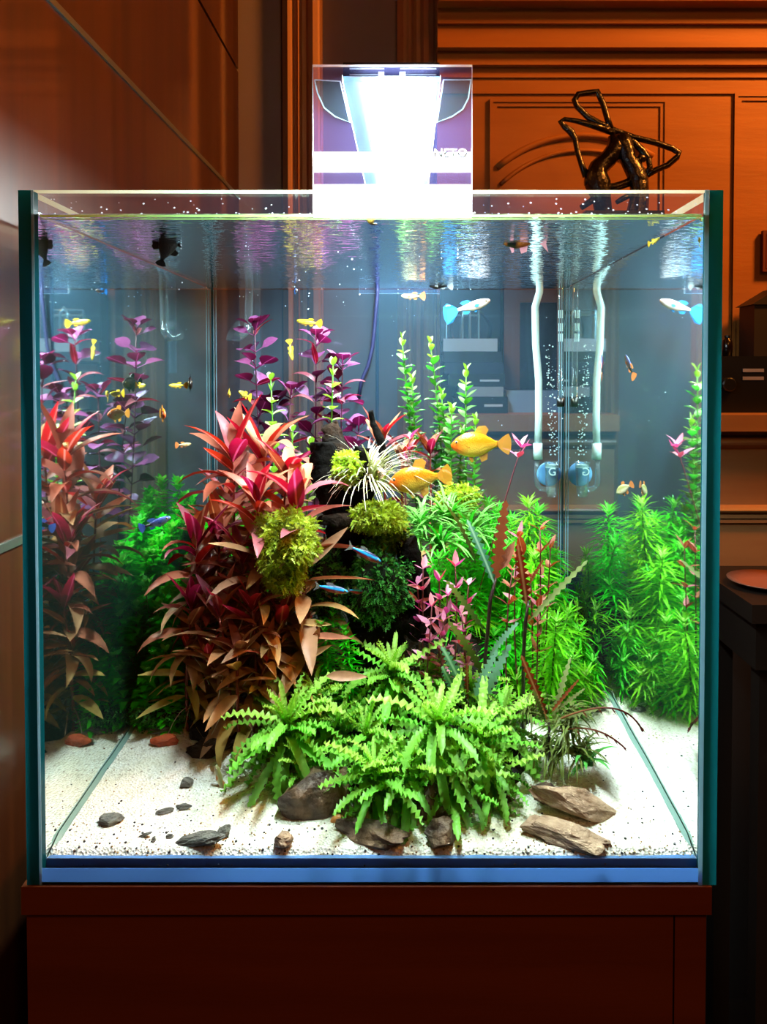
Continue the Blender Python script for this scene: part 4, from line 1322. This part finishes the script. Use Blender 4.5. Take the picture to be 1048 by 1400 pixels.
FIN = {'neon': finmat('clear_fin', 'c0c8c8', .7), 'gold': finmat('gold_fin', 'e8a838', .5), 'yellow': finmat('yellow_fin', 'f0d840', .15), 'blue': finmat('sky_blue_fin', '48a8e8', .1),
       'black': finmat('black_fin', '0a0a0c', .0), 'bluetail': finmat('blue_fin', '6080d0', .2), 'orangeblack': finmat('pinkish_fin', 'c89098', .35), 'pale': finmat('orange_fin', 'e8a060', .2), 'red': finmat('rosy_fin', 'a06068', .55)}
EYE = pmat('fish_eye_black', '050505', .1); EYEW = pmat('fish_eye_ring', 'd8c090', .3)
SHAPES = {  # x, half height, half width, centre z
 'slim': [(.5, .012, .01, 0), (.47, .04, .03, 0), (.40, .075, .05, 0), (.28, .105, .062, 0), (.12, .115, .062, 0), (-.04, .095, .05, .002), (-.18, .06, .032, .004), (-.28, .038, .018, .004), (-.33, .036, .012, .004)],
 'tall': [(.5, .02, .015, -.02), (.46, .07, .04, -.015), (.38, .14, .065, -.005), (.26, .20, .08, 0), (.10, .225, .08, 0), (-.06, .19, .065, .004), (-.19, .115, .04, .008), (-.28, .06, .022, .01), (-.32, .058, .014, .01)],
 'guppy': [(.5, .015, .012, .01), (.46, .05, .035, .008), (.37, .085, .055, 0), (.24, .11, .06, -.008), (.10, .105, .055, -.006), (-.02, .075, .042, 0), (-.12, .05, .03, .004), (-.2, .038, .02, .006), (-.24, .036, .013, .006)],
}
TAILS = {
 'fork': [(0, .03), (-.08, .08), (-.17, .15), (-.12, .04), (-.10, 0), (-.12, -.04), (-.17, -.15), (-.08, -.08), (0, -.03)],
 'fan': [(0, .03), (-.1, .13), (-.2, .19), (-.245, .1), (-.255, 0), (-.245, -.1), (-.2, -.19), (-.1, -.13), (0, -.03)],
 'veil': [(0, .03), (-.1, .14), (-.22, .22), (-.32, .16), (-.36, .02), (-.37, -.12), (-.33, -.26), (-.2, -.24), (-.08, -.12), (0, -.03)],
}
def fin(t, name, pts, mat, y=0, fl=.012, tilt=0):
    n = len(pts); mb = MB()
    vs = [(x, y + s_ * (.005 if i not in (0, n - 1) else .009) + fl * sin(x * 25) * (abs(x) if True else 0), z) for s_ in (-1, 1) for i, (x, z) in enumerate(pts)]
    mb.add(vs, [tuple(range(n - 1, -1, -1)), tuple(range(n, 2 * n))] + [(i, (i + 1) % n, (i + 1) % n + n, i + n) for i in range(n)])
    o = mb.build(name, mat, t)
    return o
def fish(px, py, Y, lpx, kind, label, left=False, pitch=0, turn=0, shape='guppy', tail='fan', group=None, roll=0, name='fish', finkey=None, tails=1.0):
    c = inside(P(px, py, Y), .008)
    size = S(lpx, Y)
    yaw = (pi if left else 0) + turn
    t = thing(name, label, 'fish', tuple(c), (roll, -pitch, yaw), group)
    t.scale = (size, size, size)
    prof = SHAPES[shape]; n = 12; mb = MB(); vs = []
    for x, h, w_, zc in prof:
        for k in range(n):
            a = 2 * pi * k / n
            vs.append((x, cos(a) * w_, zc + sin(a) * h))
    m_ = len(prof)
    fs = [(i * n + k, i * n + (k + 1) % n, (i + 1) * n + (k + 1) % n, (i + 1) * n + k) for i in range(m_ - 1) for k in range(n)]
    fs += [tuple(range(n))[::-1], tuple(range((m_ - 1) * n, m_ * n))]
    mb.add(vs, [tuple(reversed(f)) for f in fs])
    body = mb.build('body', FM[kind], t, smooth=True)
    xe, he = prof[-1][0], prof[-1][1]
    fm = FIN[finkey or kind]
    fin(t, 'tail_fin', [(xe + .01 + x * tails, z * tails + prof[-1][3]) for x, z in TAILS[tail]], fm, fl=.03)
    hb = max(p[1] for p in prof)
    fin(t, 'dorsal_fin', [(.10, hb * .85), (.02, hb * 1.45), (-.10, hb * 1.5), (-.16, hb * 1.2), (-.1, hb * .62)], fm)
    fin(t, 'anal_fin', [(.02, -hb * .8), (-.04, -hb * 1.35), (-.14, -hb * 1.15), (-.15, -hb * .5)], fm)
    fin(t, 'pelvic_fin', [(.2, -hb * .9), (.14, -hb * 1.4), (.1, -hb * 1.3), (.12, -hb * .9)], fm)
    for s_ in (-1, 1):
        w_ = .05 if shape != 'tall' else .058
        ey = MB(); ey.sphere((.405, s_ * w_ * .86, hb * .2), .026, 10, 8, 0, sc=(1, .5, 1)); e_ = ey.build('eye', EYEW, t, smooth=True)
        MB().sphere((.407, s_ * w_ * 1.02, hb * .2), .017, 8, 6, sc=(1, .5, 1)).build('pupil', EYE, e_, smooth=True)
        pf = fin(t, 'pectoral_fin', [(.26, -.01), (.17, .02), (.12, -.03), (.2, -.06)], fm, y=s_ * (w_ + .012))
    return t
fish(655, 608, .74, 78, 'gold', 'golden orange cichlid swimming in front of the round leaved stems', left=True, shape='tall', tail='fan', finkey='gold')
fish(572, 655, .68, 82, 'gold', 'yellow gold cichlid half hidden by the pale needle tuft', left=True, pitch=-.12, shape='tall', tail='fan')
fish(640, 420, .90, 62, 'blue', 'white guppy with flowing sky blue tail below the water surface', pitch=.28, turn=-.15, tail='veil', tails=.95)
fish(497, 757, .635, 52, 'neon', 'blue and red neon tetra swimming downward before the stump', pitch=-.45, shape='slim', tail='fork')
fish(452, 805, .635, 48, 'neon', 'blue and red neon tetra swimming level below the diving one', pitch=-.18, shape='slim', tail='fork')
fish(485, 808, .66, 34, 'neon', 'small neon tetra turned away in the shade of the stump', pitch=-.3, turn=.9, shape='slim', tail='fork')
fish(423, 441, .878, 36, 'yellow', 'yellow guppy swimming above the purple stems', left=True, pitch=.12)
fish(397, 478, .87, 30, 'yellow', 'small yellow guppy nose up between the two purple crowns', pitch=-1.4, turn=.6)
fish(313, 538, .80, 34, 'yellow', 'yellow guppy seen head on above the red crowns', turn=-1.35)
fish(335, 540, .81, 34, 'yellow', 'yellow guppy turned away beside the head on one', turn=-1.9, pitch=.3)
fish(260, 524, .76, 40, 'black', 'round black molly seen from the front near the side glass', turn=-1.3, shape='tall')
fish(244, 527, .755, 28, 'yellow', 'pale yellow guppy nosing the black molly', left=True, turn=.7)
fish(228, 338, .62, 56, 'black', 'black molly nose up just under the water surface', pitch=1.25, turn=.3, shape='tall', tails=.7)
fish(210, 716, .60, 50, 'bluetail', 'blue and black guppy rising beside the red clump', pitch=.35, tail='fan', finkey='bluetail', tails=.8)
fish(250, 608, .66, 26, 'pale', 'tiny translucent orange guppy beside the upper red leaves', turn=.9)
fish(222, 566, .70, 36, 'gold', 'small orange fish facing out near the side glass', turn=-1.1, shape='tall')
fish(712, 325, .62, 70, 'orangeblack', 'orange and black platy gulping at the water surface', left=True, pitch=.12, shape='tall', finkey='orangeblack', tail='fork', tails=1.5)
fish(893, 330, .56, 26, 'yellow', 'yellow guppy facing out just below the surface beside the side glass', turn=-1.2, pitch=.2, tail='fan')
fish(822, 502, .72, 42, 'bluetail', 'silver and black guppy facing away with red edged tail', turn=1.35, pitch=.9, finkey='pale')
fish(855, 668, .66, 30, 'pale', 'small striped pale fish near the side glass', turn=2.2, pitch=-.5, shape='tall')
fish(302, 1072, .585, 52, 'pale', 'slim pale guppy with orange tail hovering over the sand', pitch=1.2, turn=2.6, tail='fan', finkey='pale')
fish(565, 405, .90, 34, 'pale', 'pale translucent fish just under the surface by the wall moulding', left=True)
fish(603, 391, .92, 34, 'black', 'dark fish with clear tail at the surface near the blue tailed guppy', left=True, finkey='neon')
fish(404, 398, .90, 24, 'blue', 'pale guppy seen head on at the surface', turn=-1.3)

# ------------------------------------------------------------------ equipment in the water
glass = glassware('clear_glassware', (.95, .99, 1), haze=.07, haze_col='d0f0ff', hi=.9, p=2.0)
white_tube = milky('white_silicone_tube', 'd8f4f4', .4)
YT = .935
t = thing('co2_diffuser', 'clear glass diffuser with white tube and blue suction cup on the back glass', 'diffuser', tuple(P(750, 680, YT)))
o = Vector(t.location)
MB().tube([P(x, y, YT) - o for x, y in ((738, 374), (737, 400), (731, 420), (732, 470), (736, 520), (736, 570), (735, 615))], S(5, YT), 8).build('tube', white_tube, t, smooth=True)
MB().tube([P(x, y, YT) - o for x, y in ((735, 606), (735, 628))], S(6.5, YT), 10).build('tube_collar', white_tube, t, smooth=True)
MB().tube([P(x, y, YT) - o for x, y in ((734, 626), (733, 655), (734, 663), (739, 668), (750, 670))], S(3.4, YT), 8).build('inlet_pipe', glass, t, smooth=True)
c = P(754, 655, YT) - o; k = YT / F
MB().lathe([(.1 * k, -26 * k), (6 * k, -24 * k), (8 * k, -18 * k), (9 * k, 0), (10 * k, 22 * k), (11 * k, 24 * k), (9.4 * k, 24.2 * k), (8 * k, 0), (6 * k, -20 * k), (.1 * k, -22 * k)], 16, tuple(c)).build('cup', glass, t, smooth=True)
MB().lathe([(.1 * k, 16 * k), (9 * k, 16 * k), (9 * k, 20 * k), (.1 * k, 20 * k)], 16, tuple(c)).build('ceramic_disc', white_tube, t)
cup = MB().sphere((0, 0, 0), 17 * k, 20, 12, sc=(1, .22, 1)); sc_ = cup.build('suction_cup', milky('blue_suction_cup', '8cd0ff', .5), t, smooth=True)
sc_.location = P(750, 648, .951) - o
cu = bpy.data.curves.new('letter', 'FONT'); cu.body = 'G'; cu.size = 15 * k; cu.extrude = .0002
tmp = bpy.data.objects.new('tmp', cu); COL.objects.link(tmp)
me = bpy.data.meshes.new_from_object(tmp.evaluated_get(bpy.context.evaluated_depsgraph_get())); bpy.data.objects.remove(tmp)
me.materials.clear(); me.materials.append(white_tube)
link('letter', me, t, P(749, 650, YT - .011) - o, (pi / 2, 0, 0))
mb = MB()
for i in range(110):
    f = R.random()
    q = P(757 + R.gauss(0, 4) - 6 * f, 622 - 150 * f, YT + R.uniform(-.004, .004))
    mb.sphere(tuple(q), S(R.uniform(.5, 1.3), YT), 6, 4)
tag(mb.build('bubble_stream', milky('bubble', 'e8ffff', .5, .3), None, smooth=True), 'stream of tiny bubbles rising from the glass diffuser', 'bubbles', kind='stuff')
mb = MB()
for i in range(80):
    q = Vector((R.uniform(XLI + .01, XRI - .01), R.uniform(.54, .94), 0)); q.z = R.choice([WZ - R.uniform(.001, .03), WZ - R.uniform(.0, .2)])
    mb.sphere(tuple(q), R.uniform(.0002, .0007), 6, 4)
tag(mb.build('drifting_bubbles', milky('drifting_bubble', 'e8f4ff', .5, .2), None, smooth=True), 'tiny drifting bubbles scattered through the upper water', 'bubbles', kind='stuff')

t = thing('filter_intake', 'slim clear intake pipe with slotted strainer in the back corner', 'filter pipe', tuple(P(768, 556, .935)))
o = Vector(t.location)
MB().tube([P(766, y, .935) - o for y in (374, 420, 480, 545)], S(4.2, .935), 10).build('pipe', glass, t, smooth=True)
for y0_ in (424, 442, 456):
    for dx in (-2.5, 0, 2.5):
        a_, b_ = P(766 + dx, y0_, .930) - o, P(766 + dx, y0_ + 11, .930) - o
        MB().tube([a_, b_], S(.6, .93), 5).build('slot', white_tube, t)
MB().tube([P(766, y, .935) - o for y in (544, 556)], S(5.4, .935), 10).build('end_cap', M['black'], t, smooth=True)

t = thing('heater_cable', 'dark cable hanging down the inside of the back glass', 'cable', tuple(P(498, 520, .948)))
o = Vector(t.location)
back = [Vector((P(514, 400, .945).x, .951, GT + .003)), Vector((P(514, 400, .945).x, .963, GT + .006)), Vector((P(514, 400, .945).x, .974, GT)), Vector((P(514, 400, .945).x, .974, GT - .25))]
pts = [P(x, y, .95) for x, y in ((490, 545), (494, 520), (503, 500), (509, 475), (512, 445), (514, 420), (516, 400))] + back
MB().tube([p - o for p in pts], S(2.6, .95), 8).build('cord', pmat('dark_cable', '20264a', .4), t, smooth=True)

t = thing('lily_pipe', 'clear glass outflow pipe hooked inside the back corner', 'filter pipe', tuple(P(335, 455, .92)))
o = Vector(t.location)
xx = P(340, 400, .925).x
lp = [Vector((xx, .974, GT - .12)), Vector((xx, .974, GT + .01)), Vector((xx, .965, GT + .02)), Vector((xx, .945, GT + .02)), Vector((xx, .935, GT + .01))] + [P(340, 420, .935), P(340, 440, .935), P(337, 452, .93), P(328, 458, .925), P(318, 452, .92)]
MB().tube([p - o for p in lp], [.005] * 8 + [.008, .014], 12, caps=False).build('pipe', glass, t, smooth=True)

# ------------------------------------------------------------------ things on the mantel and in the room
def sculpture():
    Y = 1.33; base = P(842, 560, Y); base.z = MTOP
    t = thing('sculpture', 'black bronze figure sculpture with looping limbs on a dark column', 'sculpture', tuple(base)); o = base
    def sw(pts, r, nm):
        MB().tube([P(x, y, Y + d) - o for x, y, d in [(p + (0,) if len(p) == 2 else p) for p in pts]], [S(q, Y) for q in r] if hasattr(r, '__len__') else S(r, Y), 10).build(nm, M['bronze'], t, smooth=True)
    sw([(838, 184), (830, 163), (824, 142), (816, 125), (803, 127), (790, 129), (785, 137), (788, 145), (803, 160), (820, 169), (841, 179), (866, 188), (895, 195), (918, 203), (928, 209), (925, 215), (912, 226), (895, 233), (883, 240)], 4.2, 'upper_loop')
    sw([(836, 180), (809, 171), (786, 165), (771, 163), (765, 166), (771, 173), (780, 180), (786, 190), (789, 207), (795, 226), (801, 241)], [5, 4.5, 3.5, 3, 3, 4, 5, 4, 3.6, 4, 5], 'raised_arm')
    sw([(841, 186), (842, 203), (831, 217), (818, 229), (815, 240), (817, 252), (822, 272), (826, 300)], [10, 13, 12, 13, 16, 18, 13, 12], 'torso')
    sw([(806, 248), (799, 248)], [8, 6], 'head')
    sw([(846, 186), (852, 200), (858, 218), (866, 231), (873, 247), (874, 268), (871, 290), (868, 330)], [12, 14, 11, 13, 13, 13, 15, 18], 'second_torso')
    sw([(852, 188), (866, 195), (877, 206), (886, 217), (888, 229), (882, 240)], [6, 5, 5, 4, 4, 4], 'hip_curve')
    sw([(868, 228), (876, 215), (882, 218)], [5, 6, 5], 'small_head')
    sw([(820, 257), (840, 256), (858, 250), (866, 240)], [6, 6, 6, 5], 'lower_arm')
    sw([(818, 268), (806, 276), (794, 284)], [5, 4.5, 4], 'foot'); sw([(862, 266), (850, 272), (842, 277)], [4, 4, 3], 'foot')
    x0, x1 = P(790, 400, Y).x - o.x, P(894, 400, Y).x - o.x
    MB().box((x0, -.05, .0), (x1, .05, P(840, 296, Y).z - o.z)).build('column', M['black'], t)
sculpture()

def books(Y=1.32):
    yo = 566 * 0 ; z = MTOP
    specs = [('black hardback lying at the bottom of the book stack', '08090c', 620, 690, 22), ('pale grey paperback near the bottom of the book stack', '8c949c', 625, 684, 13), ('black book in the middle of the stack on the mantel', '0c0d12', 612, 686, 17),
             ('dark navy book in the upper stack on the mantel', '141c34', 606, 684, 15), ('black book under the grey topmost book', '0a0b10', 604, 682, 14), ('thick grey topmost book of the mantel stack', '9aa2aa', 604, 676, 17)]
    for lab, c, x0, x1, h in specs:
        h_ = S(h, Y); a, b_ = P(x0, 500, Y), P(x1, 500, Y)
        t = thing('book', lab, 'book', (a.x, Y - .04, z), group='books stacked on the mantel')
        w_ = b_.x - a.x
        cov = pmat('book_cover', c, .5)
        mb = MB(); mb.box((0, 0, 0), (w_, .13, h_ * .1)); mb.box((0, 0, h_ * .9), (w_, .13, h_)); mb.box((0, 0, h_ * .1), (w_, .004, h_ * .9))
        mb.build('cover', cov, t)
        MB().box((.003, .0045, h_ * .1), (w_ - .003, .126, h_ * .9)).build('pages', pmat('book_pages', 'c8c4b8', .8), t)
        if c in ('0c0d12', '08090c'):
            MB().box((w_ * .55, -.0006, h_ * .4), (w_ * .9, -.0001, h_ * .55)).build('spine_print', pmat('spine_print', 'b8c0c8', .5), t)
        z += h_ + .0003
    a = P(610, 500, Y)
    t = thing('glass_rack', 'small wire and glass holder standing on the grey topmost book', 'holder', (a.x, Y, z))
    fr = pmat('pale_steel_wire', '9fc0c8', .25, metal=.7)
    w_, h_ = S(44, Y), S(40, Y)
    for xx in (0, w_ * .5, w_):
        MB().tube([(xx, 0, 0), (xx, 0, h_)], .002, 6).build('upright', fr, t)
    for zz in (h_, h_ * .82):
        MB().tube([(0, 0, zz), (w_, 0, zz)], .002, 6).build('rail', fr, t)
    MB().tube([(w_ * .45, 0, 0), (w_ * .5, 0, h_ * .9), (w_ * .6, 0, h_ * 1.1), (w_ * .72, 0, h_ * .9), (w_ * .72, 0, 0)], .003, 8).build('hook', fr, t, smooth=True)
    MB().box((.002, .004, .001), (w_ - .002, .006, h_ * .8)).build('glass_plate', glass, t)
books()
def bx_thing(name, label, cat, px0, py0, px1, py1, Y, depth, mat, z0=None):
    a, b_ = P(px0, py1, Y), P(px1, py0, Y)
    za = MTOP if z0 is None else z0
    t = thing(name, label, cat, (a.x, Y, za))
    return t, b_.x - a.x, b_.z - za
t, w_, h_ = bx_thing('loudspeaker', 'black loudspeaker standing behind the book stack', 'loudspeaker', 602, 378, 684, 560, 1.375, .04, 'black')
MB().box((0, 0, 0), (w_, .035, h_)).build('case', M['black'], t); MB().lathe([(.1 * w_, 0), (.3 * w_, .001), (.33 * w_, .003), (.36 * w_, 0)], 20).build('cone', pmat('speaker_cone', '15161a', .5), t, loc=(w_ / 2, -.001, h_ * .6)).rotation_euler = (pi / 2, 0, 0)
t, w_, h_ = bx_thing('picture_frame', 'brown framed dark picture leaning on the overmantel', 'picture frame', 688, 392, 772, 560, 1.40, .02, 'black')
brn = pmat('brown_frame', '8a4a30', .5); fw = w_ * .26
for bb in (((0, -.004, 0), (fw, .012, h_)), ((w_ - fw * .5, -.004, 0), (w_, .012, h_)), ((fw, -.004, h_ - fw), (w_ - fw * .5, .012, h_)), ((fw, -.004, 0), (w_ - fw * .5, .012, fw * .5))):
    MB().box(*bb).build('frame_bar', brn, t)
MB().box((fw, .002, fw * .5), (w_ - fw * .5, .01, h_ - fw)).build('picture', pmat('dark_picture', '14141e', .4, col2='262030', nscale=9), t)
t, w_, h_ = bx_thing('book', 'pale blue book lying in front of the picture frame', 'book', 692, 534, 772, 556, 1.31, .1, 'black')
mb = MB(); mb.box((0, 0, 0), (w_, .07, h_ * .12)); mb.box((0, 0, h_ * .88), (w_, .07, h_)); mb.box((0, 0, h_ * .12), (w_, .004, h_ * .88)); mb.build('cover', pmat('pale_blue_cover', '7c98b8', .5), t)
MB().box((.003, .0045, h_ * .12), (w_ - .003, .067, h_ * .88)).build('pages', pmat('book_pages', 'c8c4b8', .8), t)

t, w_, h_ = bx_thing('stereo_amplifier', 'black stereo amplifier on the mantel with pale display strips', 'amplifier', 960, 487, 1130, 560, 1.30, .1, 'black')
MB().box((0, 0, 0), (w_, .11, h_)).build('case', M['black'], t)
dsp = pmat('grey_display', '7a7068', .4)
for q in (.72, .58):
    MB().box((w_ * .32, -.0012, h_ * q), (w_ * .49, -.0002, h_ * (q + .06))).build('display_strip', dsp, t)
MB().lathe([(.012, 0), (.012, .008), (.010, .010)], 16).build('knob', M['black'], t, loc=(w_ * .2, -.0002, h_ * .5)).rotation_euler = (pi / 2, 0, 0)
amp_top = t.location.z + h_
t, w_, h_ = bx_thing('bottle', 'small dark bottle standing on the amplifier', 'bottle', 990, 460, 1004, 487, 1.33, .02, 'black', amp_top)
MB().lathe([(w_ * .48, 0), (w_ * .5, h_ * .5), (w_ * .46, h_ * .8), (w_ * .25, h_ * .9), (w_ * .25, h_ * .96)], 14).build('glass_body', pmat('dark_bottle', '120806', .2), t, True, loc=(w_ / 2, .01, 0))
MB().lathe([(w_ * .3, h_ * .961), (w_ * .3, h_ * 1.06)], 14).build('cap', M['black'], t, loc=(w_ / 2, .01, 0))
t, w_, h_ = bx_thing('carved_box', 'dark gabled box standing on the amplifier', 'box', 1030, 405, 1100, 487, 1.34, .06, 'black', amp_top)
MB().add([(0, 0, 0), (w_, 0, 0), (w_, .06, 0), (0, .06, 0), (0, 0, h_ * .86), (w_, 0, h_ * .86), (w_, .06, h_ * .86), (0, .06, h_ * .86)], [(0, 3, 2, 1), (0, 1, 5, 4), (1, 2, 6, 5), (2, 3, 7, 6), (3, 0, 4, 7), (4, 5, 6, 7)]).build('case', pmat('dark_box_wood', '140a05', .5), t)
MB().add([(-.006, -.004, h_ * .862), (w_ + .006, -.004, h_ * .862), (w_ + .006, .064, h_ * .862), (-.006, .064, h_ * .862), (w_ * .5, -.004, h_ * 1.15), (w_ * .5, .064, h_ * 1.15)], [(0, 3, 2, 1), (0, 1, 4), (2, 3, 5), (0, 4, 5, 3), (1, 2, 5, 4)]).build('roof', pmat('dark_box_wood', '140a05', .5), t)
a, b_ = P(1040, 372, 1.425), P(1110, 316, 1.425)
t = thing('red_plaque', 'small dark red framed plaque hung on the overmantel', 'plaque', (a.x, 1.418, a.z))
MB().box((0, 0, 0), (b_.x - a.x, .009, b_.z - a.z)).build('frame', pmat('dark_red_frame', '5a1410', .5), t)
MB().box((.006, -.001, .006), (b_.x - a.x - .006, -.0002, b_.z - a.z - .006)).build('panel', pmat('red_panel', '7a1c10', .5), t)

# low side table with a plate beside the mantel
TZ = P(1020, 806, 1.05).z
t = thing('side_table', 'dark low side table beside the aquarium cabinet', 'table', (.50, 1.0, 0))
dk = pmat('dark_table_wood', '140a05', .5)
MB().box((-.05, -.02, TZ - .025), (.55, .18, TZ)).build('table_top', dk, t)
MB().box((-.04, -.01, TZ - .09), (.54, .17, TZ - .026)).build('apron', dk, t)
for x in (-.03, .51):
    for y in (0, .14):
        MB().box((x, y, 0), (x + .025, y + .025, TZ - .0905)).build('leg', dk, t)
pl = thing('plate', 'round pinkish plate lying on the dark side table', 'plate', (P(1052, 804, 1.06).x, 1.07, TZ))
MB().lathe([(.02, .0002), (.03, .0005), (.052, .008), (.053, .0095), (.03, .003), (.001, .003)], 28).build('dish', pmat('pinkish_glaze', '8a5440', .4), pl, smooth=True)
